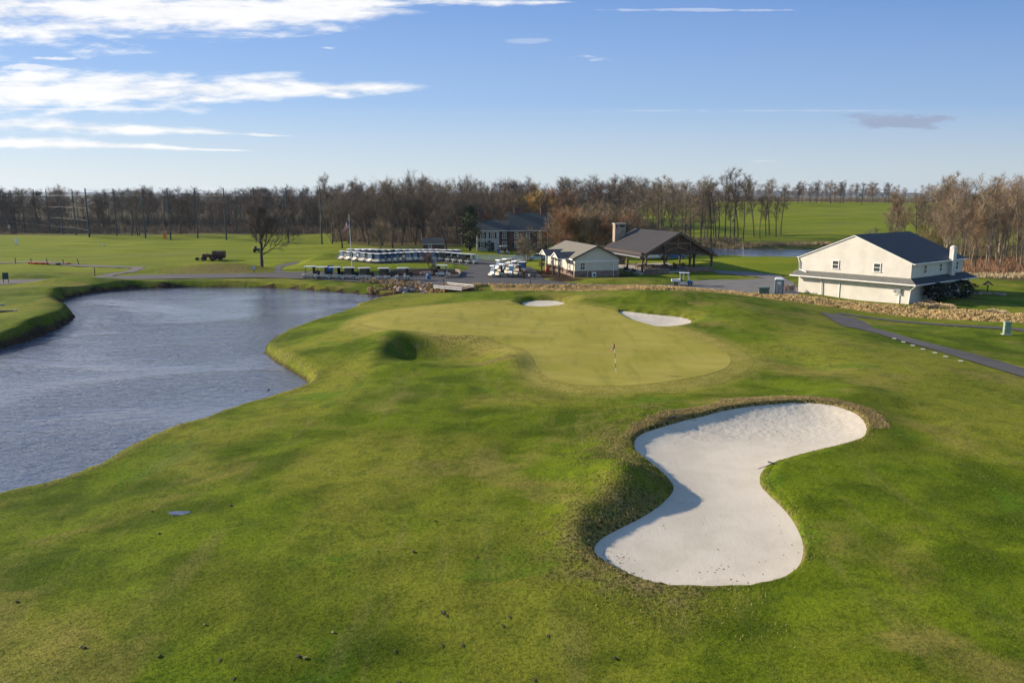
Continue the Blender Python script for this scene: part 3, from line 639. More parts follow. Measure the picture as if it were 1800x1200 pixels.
# sand
def sand_material():
    m = bpy.data.materials.new('bunker_sand'); m.use_nodes = True; t = NT(m.node_tree); b = t.n['Principled BSDF']; p = t.pos()
    n_ = t.noise(p, .5, 5, .6); fine = t.noise(p, 40, 3, .7); blot = t.noise(p, 2.2, 5, .65)
    wv = t.n.new('ShaderNodeTexWave'); t.put(wv.inputs['Vector'], t.mapv(p, rot=(0, 0, .25))); wv.inputs['Scale'].default_value = 2.6; wv.inputs['Distortion'].default_value = 14; wv.inputs['Detail'].default_value = 3; wv.inputs['Detail Scale'].default_value = .35
    c = t.mix(t.ss(n_, .35, .65), (0.49, 0.445, 0.36), (0.56, 0.51, 0.42)); c = t.mix(t.ss(blot, .55, .8, 0, .35), c, (0.50, 0.43, 0.34)); c = t.mix(t.ss(fine, .55, .8, 0, .35), c, (0.40, 0.35, 0.28))
    c = t.mix(t.ss(t.noise(t.mapv(p, scale=(5, .5, 1), rot=(0, 0, .12)), 2.0, 4, .6), .5, .75, 0, .35), c, (0.45, 0.38, 0.30))
    foot = t.ss(t.sep(p)[1], 37, 40.5, .12, 1)
    vo = t.n.new('ShaderNodeTexVoronoi'); t.put(vo.inputs['Vector'], t.mix(.25, p, t.noise(p, 3, 2, col=True), 'ADD')); vo.inputs['Scale'].default_value = 2.6
    hgt = t.add(t.mul(t.noise(t.mapv(p, scale=(6, .9, 1), rot=(0, 0, .15)), 2.5, 4, .6), .10), t.add(t.mul(fine, .12), t.mul(t.mul(t.mul(foot, .65), t.add(t.mul(t.noise(p, 3.2, 5, .65), 1.0), t.mul(vo.outputs['Distance'], .7))), 1.0)))
    t.put(b.inputs['Base Color'], c); b.inputs['Roughness'].default_value = .95; b.inputs['Specular IOR Level'].default_value = .1
    t.put(b.inputs['Normal'], t.bump(hgt, .75, .06)); return m
M['sand'] = sand_material()
for k, (poly, lb) in enumerate([(bunk, 'large hourglass shaped bunker of pale sand in the foreground'), (b2, 'small oval sand bunker at the back of the green'), (b3, 'slim sand bunker at the right back of the green')]):
    c = poly.mean(0); ext = []
    for i in range(len(poly)):                       # outline pushed outwards under the turf
        d = poly[(i + 1) % len(poly)] - poly[i - 1]; nrm = np.array([d[1], -d[0]]) / (np.linalg.norm(d) + 1e-9)
        q = poly[i] + nrm * .03
        if sdf(poly, np.array([q[0]]), np.array([q[1]]))[0] < 0: nrm = -nrm
        ext.append(poly[i] + nrm * (.08 if k == 0 else .05))
    sheet('sand_bunker', np.array(ext), .3 if k == 0 else .5, 0, M['sand'], lb, hfun=lambda x, y, k=k: sandz(x, y, k) + .012, seg=.3)
# water
def water_material(name, deep, s1, s2, st):
    m = bpy.data.materials.new(name); m.use_nodes = True; t = NT(m.node_tree); b = t.n['Principled BSDF']; p = t.pos(); x, y, z = t.sep(p)
    calm = t.ss(t.add(y, t.mul(t.sub(t.noise(p, .12, 3, .6), .5), 5)), 30.0, 39, .10, 1.0)
    a = t.noise(t.mapv(p, scale=(1, 1.5, 1), rot=(0, 0, .25)), s1, 3, .6, .4); bb = t.noise(t.mapv(p, scale=(1.2, 1, 1), rot=(0, 0, -.5)), s2, 3, .6, .3); cc_ = t.noise(p, .35, 2, .5)
    ruff = t.ss(t.noise(t.mapv(p, scale=(.6, 1, 1), loc=(4, 2, 0)), .07, 4, .6, .8), .35, .62, .45, 1.25)
    h = t.mul(t.mul(t.add(t.mul(a, 1.0), t.add(t.mul(bb, .35), t.mul(cc_, .8))), calm), ruff)
    t.put(b.inputs['Base Color'], deep); b.inputs['Roughness'].default_value = .06; b.inputs['IOR'].default_value = 1.45; b.inputs['Specular IOR Level'].default_value = .5
    t.put(b.inputs['Normal'], t.bump(h, st, .10)); return m
M['water'] = water_material('pond_water', (0.085, 0.100, 0.138, 1), 1.15, 3.6, 1.0)
def pool(name, poly, z, lb, grow):
    c = poly.mean(0); V = [(*(c + (p - c) * grow), z) for p in poly]; r = delaunay_2d_cdt([Vector(q[:2]) for q in V], [], [list(range(len(V)))], 1, 1e-5)
    o = mesh_obj(name, [(*q, z) for q in r[0]], [tuple(f) for f in r[2]], M['water']); return tag(o, label=lb, kind='structure')
wx0, wy0 = pond.min(0) - 4; wx1, wy1 = pond.max(0) + 4
def outset(poly, d):
    q = []
    area = 0.5 * np.sum(poly[:, 0] * np.roll(poly[:, 1], -1) - np.roll(poly[:, 0], -1) * poly[:, 1]); sg = 1 if area > 0 else -1
    for i in range(len(poly)):
        e = poly[(i + 1) % len(poly)] - poly[i - 1]; e = e / (np.linalg.norm(e) + 1e-9); q.append(poly[i] + sg * np.array([e[1], -e[0]]) * d)
    return np.array(q)
pool('pond_water', outset(pond, .35), WZ, 'rippled pond water filling the left of the view', 1.0)
pool('pond_water', outset(pond2, .5), -1.0, 'narrow blue pond beyond the pavilion', 1.0)
# dry water in the ditch
dl = ribbon([(0, 0, 0)] * 2, 1) if False else None
L_, R2 = [], []
for i in range(len(ditch)):
    d = ditch[min(i + 1, len(ditch) - 1)] - ditch[max(i - 1, 0)]; d = d / np.linalg.norm(d); nn_ = np.array([-d[1], d[0]]); L_.append(ditch[i] + nn_ * .8); R2.append(ditch[i] - nn_ * .8)
dz_ = min(float(height(ditch[:, 0], ditch[:, 1]).min()), -1.1)
V = [(*p, float(height(p[:1], p[1:])[0]) * 0 - 1.22) for p in L_] + [(*p, -1.22) for p in R2]; n_ = len(L_)
tag(mesh_obj('ditch_water', V, [(i, i + 1, n_ + i + 1, n_ + i) for i in range(n_ - 1)], M['water']), kind='structure', label='thin dark water in the ditch behind the green')

# distant ridges
def ridge(name, y0, x0, x1, hfun, n, mat, lb):
    V, F = [], []
    for i in range(n + 1):
        x = x0 + (x1 - x0) * i / n; h = hfun(x)
        V += [(x, y0 - 500, -3), (x, y0 - 120, h * .72), (x, y0, h), (x, y0 + 700, -3)]
        if i:
            for k in range(3): F.append((4 * (i - 1) + k, 4 * i + k, 4 * i + k + 1, 4 * (i - 1) + k + 1))
    return tag(mesh_obj(name, V, F, mat, smooth=False), kind='structure', label=lb)
mk('hill_woods', (0.030, 0.032, 0.020), 1.0, nscale=.01, namt=.4)
M['far_field'] = pmat('far_field_straw', (0.42, 0.34, 0.22), 1.0)
def fbm(x, s): return sum(math.sin(x / (s / (1.9 ** k)) + k * 2.1) * .5 ** k for k in range(6))
ridge('distant_hills', 7600, -6500, 7500, lambda x: 38 + 9 * fbm(x + 300, 900) + (22 if 1000 < x < 5000 else 0) * math.sin((x - 1000) / 4000 * math.pi), 500, M['hill_woods'], 'blue wooded hills on the horizon')
ridge('wooded_hills', 1500, -1700, 1600, lambda x: 13.5 + 1.6 * fbm(x, 160) + rnd.uniform(-.5, .5) - 3.5 * math.exp(-((x - 620) / 260) ** 2), 900, M['hill_woods'], 'dark wooded rise beyond the course')
mb = MB(); mb.box((-245, 900, 7.2), (190, 4, 1.7)); mb.box((-60, 905, 7.4), (60, 4, 1.2))
# ------------------------------------------------------------------ height lookup on the finished ground
def gz(x, y):
    i = int(np.clip(np.searchsorted(xs, x) - 1, 0, nx - 2)); j = int(np.clip(np.searchsorted(ys, y) - 1, 0, ny - 2))
    a = (x - xs[i]) / (xs[i + 1] - xs[i]); b = (y - ys[j]) / (ys[j + 1] - ys[j])
    return float((GH[j, i] * (1 - a) + GH[j, i + 1] * a) * (1 - b) + (GH[j + 1, i] * (1 - a) + GH[j + 1, i + 1] * a) * b)
def on(px, py, z=0.0, lift=0.0):              # stand at the ground point seen at (px, py)
    for _ in range(3):
        x, y = P(px, py, z); z = gz(x, y)
    x, y = P(px, py, z); return (x, y, gz(x, y) + lift)

# ------------------------------------------------------------------ buildings
def gable_solid(mb, x0, x1, y0, y1, z0, ze, zr, axis='x'):     # closed gabled block; ridge runs along `axis`
    if axis == 'y':
        xm = (x0 + x1) / 2; mb.prism([(x0, z0), (x1, z0), (x1, ze), (xm, zr), (x0, ze)], y0, y1)
    else:
        ym = (y0 + y1) / 2
        V = [(x, y, z) for x in (x0, x1) for (y, z) in ((y0, z0), (y1, z0), (y1, ze), (ym, zr), (y0, ze))]
        mb.raw(V, [(4, 3, 2, 1, 0), (5, 6, 7, 8, 9)] + [(i, (i + 1) % 5, 5 + (i + 1) % 5, 5 + i) for i in range(5)])
    return mb
def roof_slab(mb, a, b, c, d, th=.12):       # quad a b c d given anticlockwise from above, with thickness downwards
    A = [Vector(p) for p in (a, b, c, d)]; B = [p - Vector((0, 0, th)) for p in A]
    return mb.raw(A + B, [(0, 1, 2, 3), (7, 6, 5, 4)] + [(i, 4 + i, 4 + (i + 1) % 4, (i + 1) % 4) for i in range(4)])
def window(parent, c, n, wd, ht, shutters=False, sash='white_trim', mullion=1, glassmat='window_glass', door=False):
    # c centre on the wall face, n outward normal (x, y)
    n = Vector((n[0], n[1], 0)).normalized(); r = Vector((-n.y, n.x, 0)); c = Vector(c)
    rz = math.atan2(r.y, r.x)
    f = MB(); t = .09
    for s in (-1, 1): f.box(c + r * s * (wd / 2 + t / 2) + n * .03, (t, .12, ht + 2 * t), rz)
    f.box(c + Vector((0, 0, ht / 2 + t / 2)) + n * .03, (wd, .12, t), rz); f.box(c - Vector((0, 0, ht / 2 + t / 2)) + n * .05, (wd + .3, .18, t), rz)
    fo = f.build('window', M[sash], parent)
    g = MB(); g.box(c + n * .012, (wd, .03, ht), rz); g.build('pane', M[glassmat], fo)
    s_ = MB(); s_.box(c + n * .045, (wd, .05, .07), rz)
    for k in range(mullion): s_.box(c + r * ((k + 1) / (mullion + 1) - .5) * wd + n * .043, (.045, .045, ht), rz)
    s_.build('sash', M[sash], fo)
    if shutters:
        for s in (-1, 1):
            q = MB(); q.box(c + r * s * (wd / 2 + .34) + n * .04, (.38, .06, ht + .1), rz); q.build('shutter', M['shutter'], parent)
    return fo
def downspout(parent, pts, r=.05): m = MB(); m.tube(pts, r, 6); m.build('downspout', M['white_trim'], parent)

# --- barn-like cream building at the right
ax, ay = P(1597, 533, 0)
ang = math.atan2(.626, .78)                   # long walls run along local +x, gable front looks along -x
barn = empty('clubhouse_barn', (ax, ay, 0), ang, label='large cream stucco two storey building with dark blue gabled roof at the right', cat='building')
Lb, Wb = 14.6, 15.1; ze, zr = 4.95, 8.05
m = MB(); V = [(x, y, z) for x in (0, Lb) for (y, z) in ((0, -.6), (Wb, -.6), (Wb, ze), (Wb / 2, zr), (0, ze))]
m.raw(V, [(4, 3, 2, 1, 0), (5, 6, 7, 8, 9)] + [(i, (i + 1) % 5, 5 + (i + 1) % 5, 5 + i) for i in range(5)]); m.build('wall', M['cream_stucco'], barn)
sl = (zr - ze) / (Wb / 2); oh = .35
for s, nm in ((0, 'roof'), (1, 'roof')):
    m = MB(); y_e = -oh if s == 0 else Wb + oh; zz = ze - sl * oh + .10
    q = [(-.12, y_e, zz), (Lb + .3, y_e, zz), (Lb + .3, Wb / 2, zr + .10), (-.12, Wb / 2, zr + .10)]
    roof_slab(m, *(q if s == 0 else q[::-1]), .14); ro = m.build('roof', M['shingle_blue'], barn)
    g = MB(); g.bx(-.12, Lb + .3, y_e - (.11 if s == 0 else 0), y_e + (0 if s == 0 else .11), zz - .16, zz - .03); g.build('gutter', M['white_trim'], ro)
m = MB()
for s in (0, 1):
    y_e = -oh if s == 0 else Wb + oh
    m.bar((-.09, y_e, ze - sl * oh - .04), (-.09, Wb / 2, zr - .04), .08, .09)
m.build('rake_trim', M['white_trim'], barn)
# skirt roof on the gable front and the right side
k0, k1 = 3.05, 2.42; dp = .95
m = MB(); roof_slab(m, (-dp, -1.1, k1), (0.0, -.02, k0), (0.0, Wb + .6, k0), (-dp, Wb + .9, k1), .10); m.build('skirt_roof', M['shingle_grey'], barn)
m = MB(); roof_slab(m, (-dp, -1.1 - .01, k1), (Lb + .6, -1.75, k1 + .05), (Lb + .6, -.02, k0), (0.0, -.02, k0), .10); m.build('skirt_roof', M['shingle_blue'], barn)
m = MB(); m.bar((-dp - .04, -1.12, k1 - .07), (-dp - .04, Wb + .9, k1 - .07), .10, .14); m.bar((-dp, -1.16, k1 - .07), (Lb + .6, -1.8, k1 - .02), .08, .11); m.build('gutter', M['white_trim'], barn)
m = MB(); m.bx(-dp + .06, -.02, -.85, Wb + .6, k1 - .1, k1 - .05); m.build('soffit', M['white_trim'], barn)
for yq in (9.9, 4.3): window(barn, (0, yq, 4.12), (-1, 0), .78, .95, mullion=0)
for xq in (3.6, 7.9, 12.7): window(barn, (xq, 0, 4.0), (0, -1), .7, .95, mullion=0)
m = MB(); m.bx(10.2, 11.1, -.55, 0, k0 - .2, 6.3); m.lathe([(.42, 0), (.40, .18), (.28, .34), (.05, .42)], (10.65, -.27, 6.3), 12); m.build('chimney', M['cream_stucco'], barn)
m = MB(); m.tube([(9.95, -.62, k0 - .05), (9.95, -.62, 5.9)], .09, 8); m.build('vent_pipe', M['white_trim'], barn)
for pts in ([(-.05, Wb + .3, ze - .2), (-.12, Wb + .05, ze - .8), (-.12, Wb + .02, k0 + .1), (-.5, Wb - 1.3, k0 - .15)], [(-dp, -1.1, k1 - .15), (-.14, -.2, k1 - .75), (-.14, -.06, -.1), (-.4, .25, -.15)],
            [(-dp + .3, 11.7, k1 - .2), (-.14, 11.7, k1 - .6), (-.14, 11.6, .1), (-.2, 12.0, -.1)]): downspout(barn, pts, .07)
m = MB(); m.bx(-.22, 0, 1.0, 1.6, 1.1, 1.7); m.bx(-.15, 0, 1.7, 1.95, 1.2, 1.5); m.build('meter_box', M['grey_metal'], barn)
m = MB(); m.bx(-.10, 0, 1.15, 1.3, -.2, 1.1); m.bx(-.2, 0, .9, 1.9, .95, 1.02); m.build('conduit', M['white_trim'], barn)
m = MB(); m.bx(-.09, 0, 9.1, 9.2, -.3, 1.9); m.build('corner_trim', M['white_trim'], barn)
for xq in (5.4, 9.6, 13.6):
    m = MB(); m.tube([(xq, -1.35, -.1), (xq, -1.35, .25), (xq, -1.35, k1)], [.16, .12, .11], 10); m.build('porch_column', M['white_trim'], barn)
m = MB(); V = [(x, y, z) for x in (3, 9) for (y, z) in ((Wb, -.4), (Wb + 1.9, -.4), (Wb + 1.9, 1.9), (Wb, 3.0))]
m.raw(V, [(3, 2, 1, 0), (4, 5, 6, 7)] + [(i, (i + 1) % 4, 4 + (i + 1) % 4, 4 + i) for i in range(4)]); wing = m.build('side_wing', M['cream_stucco'], barn)
m = MB(); roof_slab(m, (2.8, Wb + .02, 3.85), (9.3, Wb + .02, 3.85), (9.3, Wb + 2.3, 2.1), (2.8, Wb + 2.3, 2.1), .12); m.build('wing_roof', M['shingle_grey'], wing)

# --- small clubhouse
cx, cy = P(1010, 487, 0); gx_, gy_ = P(1087, 485, 0)
ang = math.atan2(gy_ - cy, gx_ - cx); Wc = math.hypot(gx_ - cx, gy_ - cy)
club = empty('pro_shop', (cx, cy, 0), ang, label='low cream clubhouse with stone base and two gabled porches', cat='building')
Lc, ze, zr = 16.5, 3.15, 4.95
m = MB(); gable_solid(m, 0, Wc, 0, Lc, .95, ze, zr, 'y'); m.build('wall', M['siding'], club)
m = MB(); m.bx(-.08, Wc + .08, -.08, Lc + .08, -.5, .93); m.build('stone_base', M['fieldstone'], club)
m = MB(); m.bx(-.02, Wc + .02, -.12, -.005, 2.42, 2.58); m.build('belt_trim', M['white_trim'], club)
s = (zr - ze) / (Wc / 2); oh = .5
for sd in (0, 1):
    m = MB(); xe = -oh if sd == 0 else Wc + oh; q = [(xe, -.35, ze - s * oh + .1), (Wc / 2, -.35, zr + .1), (Wc / 2, Lc + .3, zr + .1), (xe, Lc + .3, ze - s * oh + .1)]
    roof_slab(m, *(q if sd == 0 else q[::-1]), .14); ro = m.build('roof', M['shingle_olive'], club)
    g = MB(); g.bx(xe - .06, xe + .04, -.35, Lc + .3, ze - s * oh - .14, ze - s * oh + .02); g.build('gutter', M['white_trim'], ro)
m = MB()
for sd in (0, 1): m.bar(((-oh if sd == 0 else Wc + oh), -.38, ze - s * oh + .02), (Wc / 2, -.38, zr + .02), .12, .22)
m.build('rake_trim', M['slate_trim'], club)
window(club, (1.35, 0, 1.75), (0, -1), .75, 1.15, mullion=1)
for yq in (2.6, 7.2, 12.6): window(club, (0, yq, 1.85), (-1, 0), 1.0 if yq > 3 else .6, 1.5, mullion=1)
m = MB(); m.bx(2.9, 3.55, -.55, -.1, -.1, .75); ac = m.build('air_conditioner', M['white_plastic'], club, bevel=.03)
m = MB(); m.lathe([(.22, 0), (.22, .03)], (0, 0, 0), 12); f_ = m.build('fan_grille', M['dark_metal'], ac); f_.location = (3.22, -.56, .33); f_.rotation_euler = (math.pi / 2, 0, 0)
for xq in (2.2, 6.7): downspout(club, [(xq, -.14, 2.4 if xq > 3 else .9), (xq, -.14, -.2)], .04)
for yq in (3.6, 10.4):
    pm = MB(); w2 = 2.0; zr2, ze2, xo = 3.9, 3.0, -2.4
    q = [(xo, yq - w2, ze2), (1.8, yq - w2, ze2), (1.8, yq, zr2), (xo, yq, zr2)]; roof_slab(pm, *q, .12)
    q = [(xo, yq + w2, ze2), (1.8, yq + w2, ze2), (1.8, yq, zr2), (xo, yq, zr2)]; roof_slab(pm, *q[::-1], .12)
    po = pm.build('porch_roof', M['shingle_blue'], club)
    m = MB(); m.raw([(xo + .1, yq - w2 + .2, ze2 - .05), (xo + .1, yq + w2 - .2, ze2 - .05), (xo + .1, yq, zr2 - .2), (xo + .16, yq - w2 + .2, ze2 - .05), (xo + .16, yq + w2 - .2, ze2 - .05), (xo + .16, yq, zr2 - .2)],
            [(0, 1, 2), (5, 4, 3), (0, 3, 4, 1), (1, 4, 5, 2), (2, 5, 3, 0)]); m.build('porch_gable', M['siding'], po)
    m = MB(); m.bar((xo, yq - w2, ze2 - .08), (xo, yq, zr2 - .08), .1, .14); m.bar((xo, yq + w2, ze2 - .08), (xo, yq, zr2 - .08), .1, .14); m.bx(xo, 0, yq - w2 - .05, yq - w2 + .05, ze2 - .2, ze2 - .06); m.build('porch_trim', M['white_trim'], po)
    for sgn in (-1, 1):
        m = MB(); m.bx(xo + .2, xo + .42, yq + sgn * (w2 - .4) - .11, yq + sgn * (w2 - .4) + .11, -.1, ze2 - .1); m.build('porch_post', M['slate_trim'], po)
m = MB(); V = []; q = [(Wc + .2, 6, ze + .2), (Wc + 2.4, 6, ze - .1), (Wc + 2.4, 10, ze - .1), (Wc + .2, 10, ze + .6)]; roof_slab(m, *q, .2); m.build('rear_canopy', M['shingle_blue'], club)

# --- timber pavilion
px0, py0 = P(1129, 479, .1); px1, py1 = P(1250, 475.5, .1)
ang = math.atan2(py1 - py0, px1 - px0); Wp = math.hypot(px1 - px0, py1 - py0)
pav = empty('timber_pavilion', (px0, py0, 0), ang, label='open timber pavilion with big dark metal gable roof and stone chimney', cat='pavilion')
Lp, ze, zr = 17.2, 3.1, 6.75; oh = .75; s = (zr - ze) / (Wp / 2)
for sd in (0, 1):
    m = MB(); xe = -oh if sd == 0 else Wp + oh; q = [(xe, -.6, ze - s * oh + .15), (Wp / 2, -.6, zr + .15), (Wp / 2, Lp + .5, zr + .15), (xe, Lp + .5, ze - s * oh + .15)]
    roof_slab(m, *(q if sd == 0 else q[::-1]), .16); ro = m.build('roof', M['metal_roof'], pav)
    for k in range(34):                      # standing seams
        y_ = -.6 + k * (Lp + 1.1) / 33; g = MB() if k == 0 else g; g.bar((xe, y_, ze - s * oh + .17), (Wp / 2, y_, zr + .17), .04, .05)
    g.build('roof_seams', M['metal_roof'], ro)
    g = MB(); g.bx(xe - .1, xe + .02, -.6, Lp + .5, ze - s * oh - .05, ze - s * oh + .10); g.build('gutter', M['grey_metal'], ro)
m = MB(); m.raw([(.2, .25, ze + .1), (Wp - .2, .25, ze + .1), (Wp / 2, .25, zr - .1), (.2, .35, ze + .1), (Wp - .2, .35, ze + .1), (Wp / 2, .35, zr - .1)], [(0, 1, 2), (5, 4, 3), (0, 3, 4, 1), (1, 4, 5, 2), (2, 5, 3, 0)])
m.build('gable_boards', M['timber_dark'], pav)
ps = [0, .31 * Wp, .68 * Wp, Wp]
for j, y_ in enumerate((0, Lp * .36, Lp * .68, Lp)):
    for i, x_ in enumerate((0, Wp) if 0 < j < 3 else ps):
        m = MB(); m.bx(x_ - .14, x_ + .14, y_ - .14, y_ + .14, -.1, ze if x_ in (0, Wp) else ze + (0 if j else 1.4)); po = m.build('post', M['timber_dark'], pav)
        m = MB()
        for sg in ((1,) if x_ == 0 else (-1,) if x_ == Wp else (-1, 1)):
            pts = [Vector((x_ + sg * (.1 + 1.25 * (1 - math.cos(a))), y_, ze - 1.25 + 1.2 * math.sin(a))) for a in (0, .45, .9, 1.35)]
            for a_, b_ in zip(pts, pts[1:]): m.bar(a_, b_, .14, .12)
        if j in (1, 2):
            m.bar((x_, y_ - .1, ze - 1.1), (x_, y_ - 1.0, ze - .1), .13); m.bar((x_, y_ + .1, ze - 1.1), (x_, y_ + 1.0, ze - .1), .13)
        m.build('brace', M['timber_dark'], po)
for y_ in (0, Lp): m = MB(); m.bx(-.4, Wp + .4, y_ - .13, y_ + .13, ze, ze + .34); m.build('tie_beam', M['timber_dark'], pav)
for x_ in (0, Wp): m = MB(); m.bx(x_ - .13, x_ + .13, .14, Lp - .14, ze, ze + .3); m.build('side_beam', M['timber_dark'], pav)
m = MB()
for sd in (0, 1): m.bar(((-oh if sd == 0 else Wp + oh), -.5, ze - s * oh - .1), (Wp / 2, -.5, zr - .08), .2, .24)
m.build('rake_board', M['timber_mid'], pav)
m = MB(); m.bx(ps[1] - .13, ps[1] + .13, -.02, .24, ze + .35, ze + s * ps[1] - .1); m.bx(ps[2] - .13, ps[2] + .13, -.02, .24, ze + .35, ze + s * (Wp - ps[2]) - .1); m.bx(Wp / 2 - .13, Wp / 2 + .13, -.02, .24, ze + .9, zr - .1)
m.bx(ps[1] + .14, ps[2] - .14, 0, .22, ze + 1.75, ze + 2.0)
for k in range(10):
    a0, a1 = [ps[1] + (ps[2] - ps[1]) * t_ for t_ in (k / 10, (k + 1) / 10)]; zz = lambda t_: ze + .35 + .75 * math.sin(math.pi * t_)
    m.bar((a0, .11, zz(k / 10)), (a1, .11, zz((k + 1) / 10)), .2, .22)
m.build('gable_truss', M['timber_mid'], pav)
for (a0, a1) in ((.25, .36 * Wp), (.62 * Wp, Wp - .1)):
    m = MB(); m.bx(a0, a1, -.55, -.2, -.5, .68); wl = m.build('stone_wall', M['fieldstone'], pav); g = MB(); g.bx(a0 - .05, a1 + .05, -.6, -.15, .69, .78); g.build('cap_stone', M['boulder'], wl)
m = MB(); m.bx(Wp + .0, Wp + .35, .3, 4.6, -.5, .6); m.build('stone_wall', M['fieldstone'], pav)
m = MB(); m.bx(-.5, Wp + .2, -.18, Lp, -.3, .12); m.build('floor_slab', M['concrete'], pav)
m = MB(); m.bx(2.1, 4.3, Lp - .4, Lp + .7, -.3, 7.75); ch = m.build('chimney', M['chimney_stone'], pav)
m = MB(); m.bx(1.97, 4.43, Lp - .5, Lp + .82, 7.76, 7.92); m.build('chimney_cap', M['concrete'], ch)
for yk in (1,): m = MB(); m.bx(2.2, 2.6, Lp - .42, Lp - .41, 7.2, 7.6); m.bx(3.0, 4.1, Lp - .42, Lp - .41, 7.2, 7.6); m.build('flue_opening', M['black_plastic'], ch)
# a round table with chairs, standing under the pavilion
def lw(x, y, z=0): v = Matrix.Translation((px0, py0, 0)) @ Matrix.Rotation(ang, 4, 'Z') @ Vector((x, y, z)); return tuple(v)
def make_table():
    t_ = empty('round_table'); m = MB(); m.lathe([(.62, .72), (.62, .76)], n=14); m.build('tabletop', M['timber_mid'], t_)
    m = MB(); m.lathe([(.3, 0), (.3, .04), (.05, .06), (.05, .72)], n=8); m.build('pedestal', M['dark_metal'], t_); return t_
def make_chair():
    t_ = empty('patio_chair'); m = MB(); m.bx(-.24, .24, -.24, .24, .42, .47); m.build('seat', M['timber_mid'], t_)
    m = MB(); m.bx(-.24, .24, .22, .26, .55, .98); m.build('backrest', M['timber_mid'], t_)
    for a_ in (-.22, .22):
        for b_ in (-.22, .22): m = MB(); m.bx(a_ - .02, a_ + .02, b_ - .02, b_ + .02, 0, .98 if b_ > 0 else .42); m.build('leg', M['dark_metal'], t_)
    return t_
tb, chr_ = make_table(), make_chair(); firstc = True; ORD = ['first', 'second', 'third', 'fourth', 'fifth', 'sixth', 'seventh', 'eighth', 'ninth', 'tenth', 'eleventh', 'twelfth', 'thirteenth', 'fourteenth', 'fifteenth', 'sixteenth', 'seventeenth', 'eighteenth', 'nineteenth', 'twentieth', 'twenty-first', 'twenty-second', 'twenty-third', 'twenty-fourth', 'twenty-fifth', 'twenty-sixth', 'twenty-seventh', 'twenty-eighth']
k = 0
for (xx, yy2) in [(1.9, 2.2), (4.4, 3.0), (7.4, 3.6), (2.6, 6.0), (9.6, 5.0)]:
    t_ = tb if k == 0 else copy_tree(tb); t_.location = lw(xx, yy2, .12); tag(t_, 'round wooden table under the timber pavilion roof', 'table', 'tables under the pavilion')
    for a_ in range(4):
        c_ = chr_ if firstc else copy_tree(chr_); firstc = False; an = a_ * math.pi / 2 + .4
        c_.location = lw(xx + math.cos(an) * .95, yy2 + math.sin(an) * .95, .12); c_.rotation_euler = (0, 0, ang + an - math.pi / 2)
        tag(c_, 'small patio chair drawn up to a round table under the pavilion', 'chair', 'patio chairs under the pavilion')
    k += 1

# --- old brick farmhouse
hx0, hy0 = P(838, 441, 0)
def PX(px, D): d = pixdir(px, 441); return d[0] / d[1] * D
house = empty('brick_farmhouse', (hx0, hy0, 0), 0.05, label='old two storey brick farmhouse with one white washed end and tall chimneys', cat='house')
wl = 5.35; wm = PX(896, 190) - hx0; wr = PX(962, 190) - hx0 + .3
m = MB(); gable_solid(m, 0, wl, 0, 6, -.3, 5.0, 7.2, 'x'); m.build('white_wall', M['white_brick'], house)
m = MB(); gable_solid(m, wl + .003, wm - .003, .02, 6, -.3, 5.0, 7.2, 'x'); m.build('brick_wall', M['brick'], house)
m = MB(); gable_solid(m, wm, wr, -.4, 8.4, -.3, 5.1, 8.9, 'x'); m.build('main_wall', M['brick'], house)
def xroof(m, x0, x1, y0, y1, ze, zr, oh=.35):
    ym = (y0 + y1) / 2; s = (zr - ze) / (ym - y0)
    roof_slab(m, (x0, y0 - oh, ze - s * oh + .1), (x1, y0 - oh, ze - s * oh + .1), (x1, ym, zr + .1), (x0, ym, zr + .1), .14)
    roof_slab(m, (x0, ym, zr + .1), (x1, ym, zr + .1), (x1, y1 + oh, ze - s * oh + .1), (x0, y1 + oh, ze - s * oh + .1), .14)
m = MB(); xroof(m, -.25, wm - .02, 0, 6, 5.0, 7.2); m.build('low_roof', M['slate_roof'], house)
m = MB(); xroof(m, wm - .15, wr + .25, -.4, 8.4, 5.1, 8.9); m.build('main_roof', M['slate_roof'], house)
m = MB(); m.bx(-.2, wm, -.46, -.36, 4.72, 4.86); m.bx(wm, wr + .2, -.86, -.76, 4.75, 4.9); m.build('cornice', M['white_trim'], house)
m = MB()
for (y0, z0, y1, z1) in ((-.8, 4.8, 4.0, 8.95), (8.8, 4.8, 4.0, 8.95)): m.bar((wr + .27, y0, z0), (wr + .27, y1, z1), .06, .16)
m.build('rake_trim', M['white_trim'], house)
for (x0, x1, y0, z1) in ((.6, 1.9, 2.4, 9.4), (wm + 1.2, wm + 2.6, 3.4, 10.0), (wr - 1.5, wr - .2, 3.3, 10.1)):
    m = MB(); m.bx(x0, x1, y0, y0 + 1.2, 5.5, z1); c_ = m.build('chimney', M['brick'], house); m = MB(); m.bx(x0 - .08, x1 + .08, y0 - .08, y0 + 1.28, z1 + .005, z1 + .2); m.build('chimney_cap', M['slate_trim'], c_)
wins = [(1.35, 0, 3.7, 1), (3.85, 0, 3.7, 1), (1.35, 0, 1.5, 1), (wl + 1.35, 0, 3.7, 1), (wl + 1.35, 0, 1.5, 0)]
wins += [(wm + d_, -.42, zz, 1) for d_ in (1.6, 4.4, 7.2) for zz in (3.7, 1.5)]
for (x_, y_, z_, sh) in wins: window(house, (x_, y_, z_), (0, -1), .75, 1.35, shutters=bool(sh), mullion=1)
for (y_, z_) in ((1.6, 3.6), (6.4, 3.6), (2.6, 6.2), (5.4, 6.2), (1.6, 1.4), (6.4, 1.4)): window(house, (wr, y_, z_), (1, 0), .8, 1.3, mullion=1)
